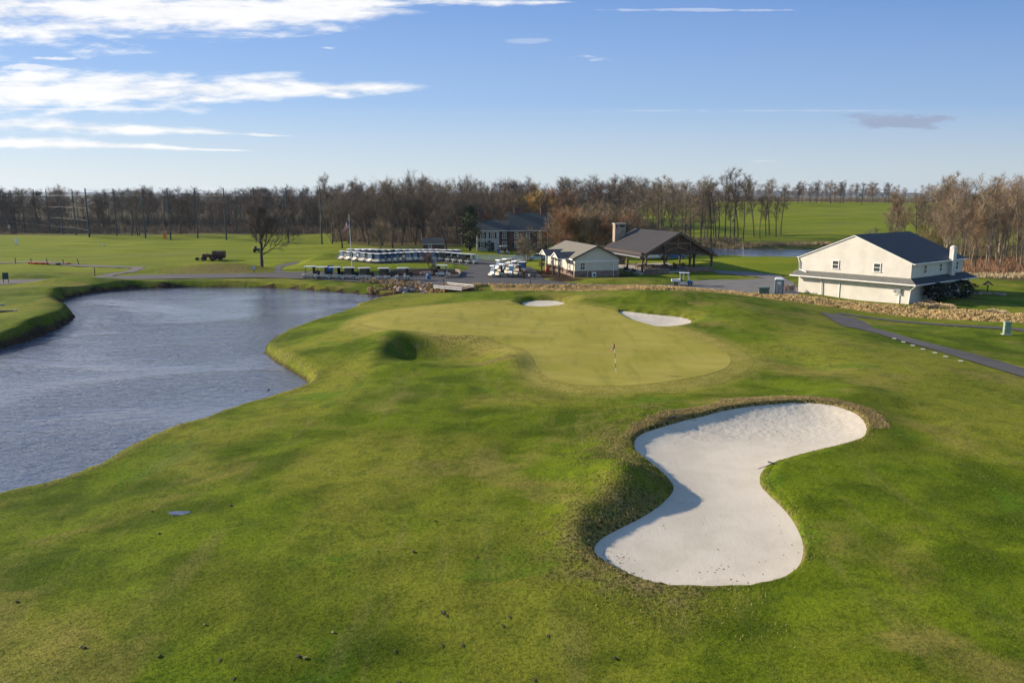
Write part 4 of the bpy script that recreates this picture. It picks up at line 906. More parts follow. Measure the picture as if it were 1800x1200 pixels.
m = MB(); m.bx(3.5, 4.25, -.06, -.005, -.1, 2.0); d_ = m.build('door', M['door_paint'], house); m = MB(); m.lathe([(.04, 0), (.04, .05)], (4.1, -.1, 1.0), 6); m.build('handle', M['grey_metal'], d_)
for x_ in (.1, wl - .02): downspout(house, [(x_, -.08, 4.7), (x_, -.08, 0)], .05)
downspout(house, [(wr - .1, -.5, 4.8), (wr - .1, -.5, 0)], .05)

# --- brick garden shed
sx, sy = P(742, 443, 0)
shed = empty('brick_shed', (sx, sy + 2, 0), 0.0, label='small brick shed with grey slate roof left of the farmhouse', cat='shed')
m = MB(); gable_solid(m, 0, 3.5, 0, 3.0, -.3, 1.9, 3.1, 'x'); m.build('wall', M['brick'], shed)
m = MB(); gable_solid(m, 0.0, 4.9, .01, 2.99, -.3, 1.88, 3.08, 'x'); m.build('end_wall', M['brick'], shed)
m = MB(); xroof(m, -.2, 5.1, 0, 3.0, 1.9, 3.1, .25); m.build('roof', M['slate_roof'], shed)
m = MB(); m.bx(-.2, 5.1, -.3, -.24, 1.68, 1.78); m.build('eave_trim', M['white_trim'], shed)
window(shed, (1.7, 0, 1.15), (0, -1), .7, .8)
# --- long hedge-high white rail fence
fx0, fy0 = P(820, 457.5); fx1, fy1 = P(925, 458.5)
fence = empty('rail_fence', (fx0, fy0, 0), math.atan2(fy1 - fy0, fx1 - fx0), label='white three rail fence along the far edge of the cart lot', cat='fence')
fl = math.hypot(fx1 - fx0, fy1 - fy0); n_ = 6
for i in range(n_):
    m = MB(); m.bx(i * fl / (n_ - 1) - .08, i * fl / (n_ - 1) + .08, -.08, .08, -.1, 1.15); po = m.build('post', M['white_trim'], fence); m = MB(); m.bx(i * fl / (n_ - 1) - .11, i * fl / (n_ - 1) + .11, -.11, .11, 1.15, 1.2); m.build('post_cap', M['white_trim'], po)
    if i < n_ - 1:
        for z_ in (.3, .65, 1.0): m = MB(); m.bx(i * fl / (n_ - 1) + .08, (i + 1) * fl / (n_ - 1) - .08, -.02, .02, z_ - .08, z_ + .08); m.build('rail', M['white_trim'], fence)
# ------------------------------------------------------------------ golf carts
def cart_mesh(kind='cart'):
    """parts of a golf cart facing local +x, wheels on z = 0"""
    t_ = empty('golf_cart')
    W2 = .58
    m = MB()                                  # front cowl
    m.prism([(.72, .32), (.80, .55), (1.02, .62), (1.22, .52), (1.24, .34), (1.18, .28), (.9, .28)][::-1], -W2, W2); m.prism([(.60, .28), (.68, .86), (.76, .88), (.86, .58), (.80, .30)][::-1], -W2 + .02, W2 - .02)
    m.build('front_cowl', M['ivory_plastic'], t_, bevel=.03)
    m = MB(); m.prism([(-1.18, .40), (-1.14, .62), (-.85, .74), (-.35, .72), (-.15, .52), (-.12, .30), (-.40, .26), (-.5, .42), (-.9, .44), (-.98, .36)][::-1], -W2, W2); m.build('rear_body', M['ivory_plastic'], t_, bevel=.03)
    m = MB(); m.bx(-1.1, 1.1, -W2 + .08, W2 - .08, .20, .27); m.bx(-.2, .68, -W2 + .02, W2 - .02, .275, .31); m.build('floor_pan', M['black_plastic'], t_)
    m = MB(); m.bx(-.62, -.12, -.52, .52, .75, .86); m.build('seat', M['seat_vinyl'], t_, bevel=.03)
    m = MB(); m.box((-.64, 0, 1.05), (.10, 1.02, .34), ry=-.15); m.build('backrest', M['seat_vinyl'], t_, bevel=.02)
    m = MB(); m.prism([(-1.02, 1.80), (-1.0, 1.86), (-.8, 1.90), (.62, 1.90), (.86, 1.86), (.88, 1.80)][::-1], -.6, .6); m.build('roof', M['white_plastic'], t_, bevel=.02)
    for s in (-1, 1):
        m = MB(); m.bar((.74, s * .54, .84), (.56, s * .54, 1.80), .04); m.build('front_post', M['black_plastic'], t_)
        m = MB(); m.bar((-.78, s * .54, .70), (-.82, s * .54, 1.80), .04); m.build('rear_post', M['black_plastic'], t_)
    m = MB(); m.bar((.742, 0, .86), (.575, 0, 1.78), 1.04, .012); m.build('windscreen', M['windscreen'], t_)
    m = MB(); m.tube([(.66, .26, .80), (.36, .26, 1.02)], .02, 5); V = []
    rg = [(.35 + .05 * math.cos(a) * 0 + .06 * math.sin(a), .26 + .17 * math.cos(a), 1.03 + .15 * math.sin(a)) for a in np.linspace(0, 2 * math.pi, 11)]; m.tube(rg, .014, 5, False); m.build('steering_wheel', M['black_plastic'], t_)
    for x_ in (-.72, .86):
        for s in (-1, 1):
            m = MB(); m.tube([(x_, s * (W2 - .16), .22), (x_, s * (W2 + .02), .22)], .22, 14); w_ = m.build('wheel', M['tyre'], t_)
            m = MB(); m.tube([(x_, s * (W2 + .005), .22), (x_, s * (W2 + .03), .22)], .12, 10); m.build('hub_cap', M['white_plastic'], w_)
    m = MB(); m.bx(-1.34, -1.12, -.5, .5, .42, .50); m.bar((-1.15, 0, .5), (-1.15, 0, 1.15), .9, .05); m.build('bag_rack', M['black_plastic'], t_)
    for s in (-1, 1): m = MB(); m.box((1.235, s * .4, .46), (.03, .16, .07)); m.build('headlight', M['grey_metal'], t_)
    return t_
proto = cart_mesh(); used = False
def add_curtain(t_, side, matn):               # rain enclosure side sheet
    m = MB()
    m.raw([(-.8, side * .575, .8), (.62, side * .575, .8), (.54, side * .575, 1.79), (-.82, side * .575, 1.79)], [(0, 1, 2, 3)]); o = m.build('side_curtain', M[matn], t_)
    return o
def cart(px, py, yaw, label, group, z=0.0, curtain=None, bags=False, blue=False):
    global used
    t_ = proto if not used else copy_tree(proto); used = True
    x, y, z = on(px, py, z, .03 if sdf(lot, np.array([px * 0 + P(px, py, 0)[0]]), np.array([P(px, py, 0)[1]]))[0] < 0 else .0)
    t_.location = (x, y, z + (.16 if sdf(lot, np.array([x]), np.array([y]))[0] < -.5 else 0)); t_.rotation_euler = (0, 0, yaw); t_.name = 'golf_cart'; tag(t_, label, 'golf cart', group)
    return t_
CURT = {}
def dress(t_, what):
    if what in CURT: c_ = CURT[what].copy(); C.objects.link(c_); c_.parent = t_; return
    m = MB()
    if what in ('smoked', 'blue'):
        for s in (-1, 1): m.raw([(-.8, s * .575, .8), (.66, s * .575, .85), (.54, s * .575, 1.79), (-.82, s * .575, 1.79)], [(0, 1, 2, 3)])
        m.raw([(-.86, -.57, .8), (-.86, .57, .8), (-.86, .57, 1.79), (-.86, -.57, 1.79)], [(0, 1, 2, 3)])
        o = m.build('side_curtain', M['smoked_curtain' if what == 'smoked' else 'blue_curtain'], t_)
    elif what == 'bluefront':
        m.bar((.765, 0, .86), (.60, 0, 1.76), 1.02, .012); o = m.build('front_curtain', M['blue_curtain'], t_)
    elif what == 'rear':
        m.raw([(-.9, -.57, .75), (-.9, .57, .75), (-.88, .57, 1.8), (-.88, -.57, 1.8)], [(0, 1, 2, 3)]); m.raw([(-.9, .575, .75), (-.5, .575, .75), (-.5, .575, 1.8), (-.9, .575, 1.8)], [(0, 1, 2, 3)]); o = m.build('rear_cover', M['black_plastic'], t_)
    CURT[what] = o
g1 = 'golf carts parked in a row beside the pond'
row1 = [(545, 490.5), (566, 491.5), (588.5, 492), (613, 492.8), (640, 493.5), (674, 494), (708, 493.5)]
lb1 = ['leftmost cart of the waterside row, nearest the pond road', 'second cart from the left in the waterside row', 'third cart from the left in the waterside row', 'middle cart of the seven in the waterside row',
       'third cart from the right in the waterside row, dark side curtains', 'second cart from the right in the waterside row, dark side curtains', 'rightmost cart of the waterside row, standing apart']
for i, (a, b) in enumerate(row1):
    t_ = cart(a, b, math.pi + .16 + rnd.uniform(-.04, .04), lb1[i], g1); dress(t_, 'smoked' if i in (3, 4, 5) else 'rear')
c_ = cart(778, 483.5, -.1, 'single cream golf cart driving past the brick planter bed', None); dress(c_, 'rear')
g2 = 'golf carts in the long row behind the grass island'
xs2 = [605, 617, 629, 642, 655, 666, 676, 686, 696, 706, 716, 727, 738, 749, 760, 771, 782, 793, 804, 816, 828]
for i, a in enumerate(xs2):
    if a < 662: b = 458.5 + (a - 605) * .10
    elif a < 735: b = 464.5 - (a - 662) * .065
    elif a < 780: b = 460 + (a - 735) * .01
    else: b = 460.5 + (a - 780) * .10
    yaw = (-2.2 if a < 662 else -1.95 if a < 712 else -.9 if a < 780 else -.45)
    t_ = cart(a, b, yaw + rnd.uniform(-.08, .08), ORD[i] + ' cart from the left in the front row behind the grass island', g2)
    if 668 < a < 712: dress(t_, 'bluefront')
    elif i % 3 == 1: dress(t_, 'smoked')
g3 = 'golf carts in the rear row behind the grass island'
for i, a in enumerate([632, 643, 654, 665, 676, 688, 700, 712, 724, 735, 747, 758, 769, 781, 792, 803]):
    t_ = cart(a, 455.5 + (.6 if a > 780 else 0), (-2.2 if a < 700 else -.9) + rnd.uniform(-.1, .1), ORD[i] + ' cart from the left in the rear row behind the grass island', g3)
    if i % 2: dress(t_, 'smoked')
for i, a in enumerate([618, 631, 644, 656]):
    t_ = cart(a, 454.2, -2.2, ORD[i] + ' cart of the furthest short row left of the flagpole lot', 'golf carts at the back left of the lot')
g4 = 'golf carts clustered in front of the clubhouse'
for i, (a, b, yw, lb) in enumerate([(872, 488.5, -2.55, 'front left cart of the clubhouse cluster, nearest the road'), (888, 485, -2.5, 'second cart in the clubhouse cluster, just behind the front left one'), (904, 487.5, -2.4, 'front right cart of the clubhouse cluster'),
                               (899, 481.5, -2.4, 'cart in the middle of the clubhouse cluster'), (881, 477, -2.5, 'back left cart of the clubhouse cluster'), (893, 474.5, -2.5, 'rearmost cart of the clubhouse cluster'), (909, 478.5, -2.4, 'back right cart of the clubhouse cluster'),
                               (918, 481, -1.7, 'rightmost cart of the clubhouse cluster, beside the orange barrel')]):
    t_ = cart(a, b, yw, lb, g4)
    if i in (2, 7): dress(t_, 'bluefront')
t_ = cart(886, 446.5, .2, 'lone white golf cart on the lawn before the farmhouse', None)
# white utility cart with a cargo bed
x, y, z = on(1201, 503.5); u_ = empty('utility_cart', (x, y, z + .16), -.12, label='white utility cart with cargo bed crossing the lot by the dry grass', cat='utility cart')
m = MB(); m.prism([(.55, .3), (.62, .82), (.75, .86), (1.15, .66), (1.34, .55), (1.36, .32), (1.2, .28)][::-1], -.6, .6); m.build('front_cowl', M['blue_plastic'], u_, bevel=.03)
m = MB(); m.prism([(-.45, .28), (-.42, .62), (.1, .62), (.14, .3)][::-1], -.6, .6); m.bx(.1, .62, -.6, .6, .25, .34); m.build('body', M['white_plastic'], u_, bevel=.02)
m = MB(); m.bx(-1.75, -.5, -.62, -.57, .6, .92); m.bx(-1.75, -.5, .57, .62, .6, .92); m.bx(-1.75, -1.7, -.57, .57, .6, .92); m.bx(-.55, -.5, -.57, .57, .6, .92); m.bx(-1.7, -.55, -.57, .57, .58, .64); m.build('cargo_bed', M['white_plastic'], u_)
m = MB(); m.bx(-.35, .08, -.5, .5, .63, .76); m.box((-.36, 0, .95), (.09, 1.0, .34)); m.build('seat', M['black_plastic'], u_, bevel=.02)
m = MB(); m.bx(-.62, .85, -.62, .62, 1.83, 1.9); m.build('roof', M['white_plastic'], u_, bevel=.025)
for (xa, xb) in ((-.5, -.52), (.0, -.02), (.78, .62)):
    for s in (-1, 1): m = MB(); m.bar((xa, s * .56, .7), (xb, s * .56, 1.83), .05); m.build('roof_post', M['white_plastic'], u_)
m = MB(); m.bar((.80, 0, .85), (.66, 0, 1.8), 1.05, .012); m.build('windscreen', M['windscreen'], u_)
for x_ in (-1.1, .95):
    for s in (-1, 1): m = MB(); m.tube([(x_, s * .42, .26), (x_, s * .62, .26)], .26, 14); w_ = m.build('wheel', M['tyre'], u_); m = MB(); m.tube([(x_, s * .6, .26), (x_, s * .63, .26)], .13, 10); m.build('rim', M['grey_metal'], w_)

# ------------------------------------------------------------------ cars and van
def car(px, py, yaw, paint, label, dz=0, van=False):
    x, y, z = on(px, py); t_ = empty('parked_van' if van else 'parked_car', (x, y, z + dz), yaw, label=label, cat='van' if van else 'car'); w2 = .88
    if van:
        m = MB(); m.prism([(-2.6, .4), (-2.65, 2.3), (1.3, 2.35), (1.9, 1.3), (2.6, 1.1), (2.65, .4)][::-1], -.95, .95); m.build('body', M[paint], t_, bevel=.08)
        m = MB(); m.prism([(1.30, 2.2), (1.33, 1.35), (1.86, 1.32)][::-1], -.96, .96); m.build('side_window', M['car_glass'], t_)
        wx = (-1.7, 1.75)
    else:
        m = MB(); m.prism([(-2.2, .35), (-2.25, .80), (-1.9, .95), (1.1, .95), (2.1, .80), (2.25, .55), (2.2, .3)][::-1], -w2, w2); m.build('body', M[paint], t_, bevel=.07)
        m = MB(); m.prism([(-1.75, .93), (-1.2, 1.40), (.25, 1.43), (1.15, .93)][::-1], -.74, .74); m.build('cabin', M['car_glass'], t_, bevel=.05)
        m = MB(); m.prism([(-1.22, 1.41), (-1.0, 1.47), (.1, 1.49), (.3, 1.43)][::-1], -.72, .72); m.build('roof', M[paint], t_, bevel=.02)
        wx = (-1.35, 1.4)
    for x_ in wx:
        for s in (-1, 1): m = MB(); m.tube([(x_, s * (w2 - .2), .33), (x_, s * (w2 + .03), .33)], .33, 16); w_ = m.build('wheel', M['tyre'], t_); m = MB(); m.tube([(x_, s * (w2 + .01), .33), (x_, s * (w2 + .05), .33)], .2, 10); m.build('rim', M['grey_metal'], w_)
    for s in (-1, 1):
        m = MB(); m.box((2.2, s * .6, .66), (.12, .3, .13)); m.build('headlight', M['white_plastic'], t_); m = MB(); m.box((-2.2 - (.42 if van else 0), s * .62, .75), (.1, .25, .14)); m.build('tail_light', M['red_barrel'], t_)
    return t_
car(914, 458.5, math.pi + .06, 'silver_paint', 'silver saloon car parked behind the rounded bare tree')
car(945, 458, math.pi + .2, 'lightblue_paint', 'pale blue car parked left of the clubhouse porch')
car(1151, 456, .1, 'white_plastic', 'white van seen through the pavilion posts', van=True)
car(1184, 455.5, .15, 'blue_paint', 'dark blue car seen through the pavilion posts')

# ------------------------------------------------------------------ tractor with a round bale like roller
x, y, z = on(369, 458); t_ = empty('tractor', (x, y, z), math.pi + .1, label='dark red turf tractor parked on the driving range', cat='tractor')
m = MB(); m.bx(-.2, 1.4, -.35, .35, .7, 1.35); m.bx(-1.1, -.1, -.6, .6, .7, 1.1); m.build('body', M['tractor_red'], t_, bevel=.08)
m = MB(); m.bx(-.9, -.4, -.28, .28, 1.12, 1.25); m.box((-.95, 0, 1.45), (.1, .55, .5)); m.build('seat', M['black_plastic'], t_, bevel=.03)
m = MB(); m.bar((-1.05, -.5, 1.0), (-1.1, -.5, 2.0), .06); m.bar((-1.05, .5, 1.0), (-1.1, .5, 2.0), .06); m.bar((-1.1, -.53, 2.0), (-1.1, .53, 2.0), .06); m.build('roll_bar', M['black_plastic'], t_)
for (x_, r_, w_) in ((-.75, .62, .85), (1.15, .42, .65)):
    for s in (-1, 1): m = MB(); m.tube([(x_, s * (w_ - .3), r_), (x_, s * w_, r_)], r_, 18); q = m.build('wheel', M['tyre'], t_); m = MB(); m.tube([(x_, s * (w_ - .02), r_), (x_, s * (w_ + .02), r_)], r_ * .5, 12); m.build('rim', M['tractor_red'], q)
m = MB(); m.bar((.4, .25, 1.3), (.4, .25, 1.75), .06); m.build('exhaust', M['dark_metal'], t_)
m = MB(); m.bar((1.4, 0, .5), (2.3, 0, .4), .1); m.tube([(2.5, -.25, .35), (2.5, .25, .35)], .35, 14); m.build('front_roller', M['black_plastic'], t_)
x2, y2, z2 = on(385, 456.5); q_ = empty('towed_tank', (x2, y2, z2), math.pi + .1, label='brown round tank trailer hitched behind the red tractor', cat='trailer')
m = MB(); m.tube([(-1.3, 0, 1.15), (1.2, 0, 1.15)], [.75, .75], 18); m.build('tank', M['leaf_brown'], q_)
m = MB(); m.tube([(-1.34, 0, 1.15), (-1.29, 0, 1.15)], .62, 16); m.build('tank_end', M['timber_mid'], q_)
m = MB(); m.bx(-1.3, 1.3, -.4, .4, .38, .46); m.bar((1.2, 0, .4), (2.0, 0, .5), .08); m.build('chassis', M['black_plastic'], q_)
for s in (-1, 1): m = MB(); m.tube([(-.3, s * .5, .4), (-.3, s * .75, .4)], .4, 16); m.build('wheel', M['tyre'], q_)
x, y, z = on(452.5, 443.5); t_ = empty('range_mower', (x, y, z), .2, label='small dark mower standing behind the lone bare tree', cat='mower')
m = MB(); m.bx(-.9, .9, -.5, .5, .35, .9); m.build('body', M['black_plastic'], t_, bevel=.1); m = MB(); m.bx(-.6, -.1, -.3, .3, .92, 1.4); m.build('seat', M['black_plastic'], t_, bevel=.05)
for x_ in (-.6, .6):
    for s in (-1, 1): m = MB(); m.tube([(x_, s * .45, .3), (x_, s * .65, .3)], .3, 12); m.build('wheel', M['tyre'], t_)

# ------------------------------------------------------------------ flags
def flagcloth(name, parent, L, Hh, fn, matf, nu=13, nv=14, mats=None):
    V, F, fm = [], [], []
    for i in range(nu + 1):
        for j in range(nv + 1): V.append(fn(i / nu, j / nv))
    for i in range(nu):
        for j in range(nv): k = i * (nv + 1) + j; F.append((k, k + nv + 1, k + nv + 2, k + 1)); fm.append(matf((i + .5) / nu, (j + .5) / nv))
    return mesh_obj(name, V, F, None, parent, True, mats, fm)
x, y, z = on(1083, 655.5, .95); t_ = empty('golf_flagstick', (x, y, z), 0, label='red and white golf flag on a striped stick in the green', cat='flagstick')
top = Vector((-.17, 0, 2.13))
for i in range(6):
    a, b = top * (i / 6), top * ((i + 1) / 6); m = MB(); m.tube([a, b], .016, 8); m.build('stick_band', M['flag_white' if i % 2 == 0 else 'black_plastic'], t_)
m = MB(); m.lathe([(.09, .004), (.054, .014)], n=14); m.build('cup', M['black_plastic'], t_)
def ff(u_, v_):
    return (top.x - .36 * u_ * (.55 + .45 * v_) + .05 * (1 - v_) * u_, -.10 * u_ + .05 * math.sin(u_ * 7), 2.12 - .38 * v_ - .34 * u_ * (1 - .35 * v_))
flagcloth('flag', t_, 1, 1, ff, lambda u_, v_: 0 if (u_ < .22 or u_ > .8 or v_ > .82) else 1, mats=[M['flag_red'], M['flag_white']], nu=10, nv=8)
# US flag on its pole
x, y, z = on(619, 470.5, .5); t_ = empty('flagpole', (x, y, z), 0, label='tall white flagpole flying the stars and stripes over the cart lot', cat='flagpole')
Hp = 9.2; lean = -.28
m = MB(); m.tube([(0, 0, -.1), (lean, 0, Hp)], [.07, .04], 8); m.build('pole', M['white_trim'], t_); m = MB(); m.lathe([(.02, 0), (.09, .08), (.02, .16)], (lean, 0, Hp), 10); m.build('finial', M['grey_metal'], t_)
def uf(u_, v_):                                # hanging half-furled in a light wind from the left... drooping to the left
    xx = lean + .05 - 1.25 * u_ * (.55 + .45 * v_); zz = Hp - .75 - v_ * 1.55 - u_ * 1.05 * (1 - .25 * v_)
    return (xx, .12 * math.sin(u_ * 9 + v_) - .25 * u_, zz)
def um(u_, v_):
    if v_ < 7 / 13 and u_ < .42:
        iu, iv = int(u_ * 24), int(v_ * 13 * 2); return 1 if (iu % 3 == 1 and iv % 3 == 1) else 2
    return int(v_ * 13) % 2
flagcloth('flag', t_, 1, 1, uf, um, nu=24, nv=26, mats=[M['flag_red'], M['flag_white'], M['flag_navy']])
x, y, z = on(1306, 452, .8); t_ = empty('golf_flagstick', (x, y, z), 0, label='thin far golf flag on the small green by the back pond', cat='flagstick')
m = MB(); m.tube([(0, 0, 0), (0, 0, 2.2)], .025, 6); m.build('stick', M['flag_white'], t_); m = MB(); m.raw([(0, 0, 2.2), (0, 0, 1.8), (-.45, 0, 1.9), (-.4, 0, 2.2)], [(0, 1, 2, 3)]); m.build('flag', M['flag_white'], t_)

# ------------------------------------------------------------------ range netting
poles = [(157, 416.6), (206, 416.8), (256, 417.8), (300, 418.5), (348, 419.8), (398, 422), (450, 424), (507, 426.5), (566, 430)]
poles_far = [(7, 400.6), (25, 401.5), (45, 403.5), (66, 406.5), (88, 409), (111, 411.5), (134, 414)]
def netline(pts, label, far=False):
    t_ = empty('range_net', (0, 0, 0), label=label, cat='netting'); W_ = []
    x0, y0, z0 = on(*pts[0]); t_.location = (x0, y0, 0)
    for (a, b) in pts:
        x, y, z = on(a, b); W_.append((x - x0, y - y0, z))
        m = MB(); m.tube([(x - x0, y - y0, z - .3), (x - x0, y - y0, 15.4)], [.24, .15], 8); m.build('pole', M['pole_metal'], t_)
    for p_, q_ in zip(W_, W_[1:]):
        m = MB(); n = 6; V = []
        for i in range(n + 1):
            s = i / n; sag = 1.0 * 4 * s * (1 - s) * .35
            for zz in (p_[2] + .1, 15.1 - sag): V.append((p_[0] + (q_[0] - p_[0]) * s, p_[1] + (q_[1] - p_[1]) * s, zz))
        m.raw(V, [(2 * i, 2 * i + 2, 2 * i + 3, 2 * i + 1) for i in range(n)]); m.build('net_panel', M['netting'], t_)
        for zz, rr in ((15.2, .03), (13.3, .022 if far else .015), (9.4, .024 if far else .012), (5.6, .024 if far else .01), (2.6, .02 if far else .01)):
            if not far and zz < 13: continue
            m = MB(); m.tube([(p_[0] + (q_[0] - p_[0]) * s, p_[1] + (q_[1] - p_[1]) * s, zz - .5 * s * (1 - s)) for s in (0, .25, .5, .75, 1)], rr, 4, False); m.build('cable', M['grey_metal'], t_)
    return t_
netline(poles, 'tall range netting on dark poles across the back of the driving range')
netline(poles_far + [(157.5, 416.5)], 'tall side netting with cables receding at the left of the range', True)
# wooden posts along the tee path
for i, (a, b, h) in enumerate([(27.5, 463.5, 1.15), (55, 464, 1.15), (83, 465, 1.2), (111.5, 466, 1.15), (139, 466.5, 1.3), (167, 484.5, 1.35)]):
    x, y, z = on(a, b); m = MB(); m.tube([(0, 0, -.1), (-.25 if i == 4 else 0, 0, h * (1 if i < 5 else 1))], .08, 7); o = m.build('wooden_post', M['timber_dark']); o.location = (x, y, z)
    tag(o, ['leftmost dark post along the range tee', 'second dark post, left end of the orange baskets', 'third dark post, right end of the orange baskets', 'fourth dark post beside the small dark baskets', 'leaning dark post, rightmost on the range tee', 'single dark post beside the near road'][i], 'post', 'posts along the range tee' if i < 5 else None)
def basket(px, py, matn, label, group, r=.28):
    x, y, z = on(px, py); m = MB(); m.lathe([(r * .75, 0), (r, .3), (r * 1.05, .32)], n=10); o = m.build('ball_basket', M[matn]); o.location = (x, y, z); tag(o, label, 'basket', group)
for i in range(8): basket(53 + i * 4.2, 463.6 + i * .15, 'orange_plastic' if i % 3 else 'red_barrel', ORD[i] + ' range basket from the left between the second and third posts', 'orange range baskets', .42)
for i, (a, mt) in enumerate([(101, 'black_plastic'), (104, 'black_plastic'), (114, 'ivory_plastic'), (118, 'orange_plastic'), (121, 'red_barrel')]): basket(a, 465.6, mt, ['black basket left of the fourth post', 'second black basket by the fourth post', 'cream basket right of the fourth post', 'orange basket right of the fourth post', 'red basket furthest right of the fourth post'][i], 'baskets by the fourth post', .36)
for (a, b, mt, lb, w_, h_) in [(29.5, 431, 'white_trim', 'white target board standing on the range', .7, 1.6), (17, 406.5, 'white_trim', 'small white marker at the far left of the range', .7, 1.9), (290.5, 421, 'orange_plastic', 'orange target board below the net poles', 1.0, 1.3), (180, 432.6, 'white_trim', 'low white plate on the range turf', 1.4, .2)]:
    x, y, z = on(a, b); t_ = empty('range_marker', (x, y, z), 0, label=lb, cat='marker'); m = MB(); m.box((0, 0, h_ / 2 + .3), (w_, .12, h_)); m.build('board', M[mt], t_)
    for s in (-1, 1): m = MB(); m.box((s * w_ * .35, .05, .25), (.08, .08, .5)); m.build('leg', M['dark_metal'], t_)
# dark green tee sign
x, y, z = on(11, 499.5); t_ = empty('tee_sign', (x, y, z), .1, label='dark green board on two legs beside the near road at far left', cat='sign')
m = MB(); m.box((0, 0, 1.25), (.85, .08, 1.0), rx=-.12); m.build('board', M['dark_green_sign'], t_)
for s in (-1, 1): m = MB(); m.bar((s * .36, 0, -.1), (s * .33, .08, 1.3), .07); m.build('leg', M['dark_green_sign'], t_)
# tee markers and bench-like box at far left lawn
x, y, z = on(12, 548, .3); t_ = empty('tee_marker_box', (x, y, z), .15, label='low dark planter box with pale corner blocks on the left lawn', cat='planter')
m = MB(); m.bx(-.85, .75, -.2, .2, 0, .14); m.build('box', M['black_plastic'], t_)
for s in (-.95, .85): m = MB(); m.bx(s - .12, s + .12, -.18, .18, 0, .22); m.build('block', M['concrete'], t_)
for k_, (a, b) in enumerate([(1, 537.5), (5.5, 537)]):
    x, y, z = on(a, b, .3); m = MB(); m.box((0, 0, .09), (.25, .2, .18)); o = m.build('tee_block', M['concrete'], bevel=.02); o.location = (x, y, z); tag(o, ['pale tee block at the very left edge of the lawn', 'pale tee block just right of the one at the left edge'][k_], 'tee marker')
# red stake and bird
x, y, z = on(490, 698, -.9); m = MB(); m.tube([(0, 0, -.2), (-.16, .1, .62)], .028, 6); o = m.build('hazard_stake', M['red_stake']); o.location = (x, y, z); tag(o, 'leaning red hazard stake at the pond edge', 'stake')
x, y = P(471, 685, WZ); t_ = empty('water_bird', (x, y, WZ), 2.6, label='small dark duck floating near the red stake', cat='duck'); t_.scale = (.62, .62, .62)
m = MB(); m.tube([(-.28, 0, .10), (-.2, 0, .08), (-.05, 0, .07), (.1, 0, .08), (.18, 0, .10)], [.01, .07, .10, .08, .03], 10); m.build('body', M['black_plastic'], t_, True)
m = MB(); m.tube([(.12, 0, .1), (.18, 0, .2), (.22, 0, .26), (.27, 0, .26)], [.045, .035, .05, .03], 8); m.tube([(.27, 0, .26), (.34, 0, .245)], [.02, .008], 6); m.build('head', M['black_plastic'], t_, True)
# curb stones by the path
for i, (a, b) in enumerate([(1572, 596.5), (1588, 602.5), (1604.5, 608.5), (1622.5, 615), (1643.5, 621.5), (1662.5, 628), (1689, 636)]):
    x, y, z = on(a, b, .55); m = MB(); m.box((0, 0, .05), (.36, .15, .09)); o = m.build('curb_stone', M['concrete'], bevel=.03); o.location = (x, y, z + .02); o.rotation_euler = (0, 0, -.75)
    tag(o, ORD[i] + ' white curb stone along the right path, counted from the barn end', 'curb stone', 'curb stones along the path')
# utility pedestal, transformer, portable toilet
x, y, z = on(1769, 588, 0); t_ = empty('utility_pedestal', (x, y, z), -.2, label='pale green utility pedestal standing beside the right path', cat='pedestal')
m = MB(); m.bx(-.28, .28, -.22, .22, 0, 1.1); m.build('cabinet', M['pale_green_paint'], t_, bevel=.03); m = MB(); m.bx(-.32, .32, -.26, .26, 1.1, 1.25); m.build('lid', M['pale_green_paint'], t_, bevel=.03); m = MB(); m.bx(-.38, .38, -.32, .32, -.1, .06); m.build('base', M['concrete'], t_)
x, y, z = on(1343, 519.5); t_ = empty('transformer_box', (x, y, z + .1), -.35, label='squat green electrical transformer box beside the lot', cat='transformer')
m = MB(); m.bx(-.62, .62, -.5, .5, 0, .82); m.build('cabinet', M['green_paint'], t_, bevel=.02); m = MB(); m.prism([(-.68, .83), (-.66, .98), (.66, 1.06), (.68, .83)][::-1], -.55, .55); m.build('lid', M['green_paint'], t_)
m = MB(); m.bx(-.02, .02, -.52, -.5, .08, .76); m.bx(.1, .16, -.54, -.5, .35, .48); m.build('door_seam', M['dark_metal'], t_)
x, y, z = on(1368.5, 518.5); t_ = empty('portable_toilet', (x, y, z + .08), -.25, label='blue grey portable toilet with white domed roof by the cream barn', cat='portable toilet')
m = MB(); m.bx(-.56, .56, -.56, .56, .1, 2.0); m.build('cabin', M['potty_blue'], t_, bevel=.02); m = MB(); m.lathe([(.82, 0), (.80, .08), (.6, .22), (.3, .28), (.1, .29)], (0, 0, 2.0), 4); r_ = m.build('roof', M['white_plastic'], t_); r_.rotation_euler = (0, 0, math.pi / 4)
m = MB(); m.bx(-.42, .36, -.60, -.565, .2, 1.85); d_ = m.build('door', M['grey_metal'], t_); m = MB(); m.bx(-.06, .0, -.62, -.602, .2, 1.2); m.build('door_strip', M['blue_paint'], d_); m = MB(); m.bx(-.26, .16, -.625, -.602, 1.4, 1.75); m.build('notice', M['white_trim'], d_)
m = MB(); m.bx(-.62, .62, -.62, .62, 0, .1); m.build('skid', M['black_plastic'], t_)
m = MB(); m.bx(.565, .58, -.45, .45, .15, 1.95); m.build('side_panel', M['white_plastic'], t_)
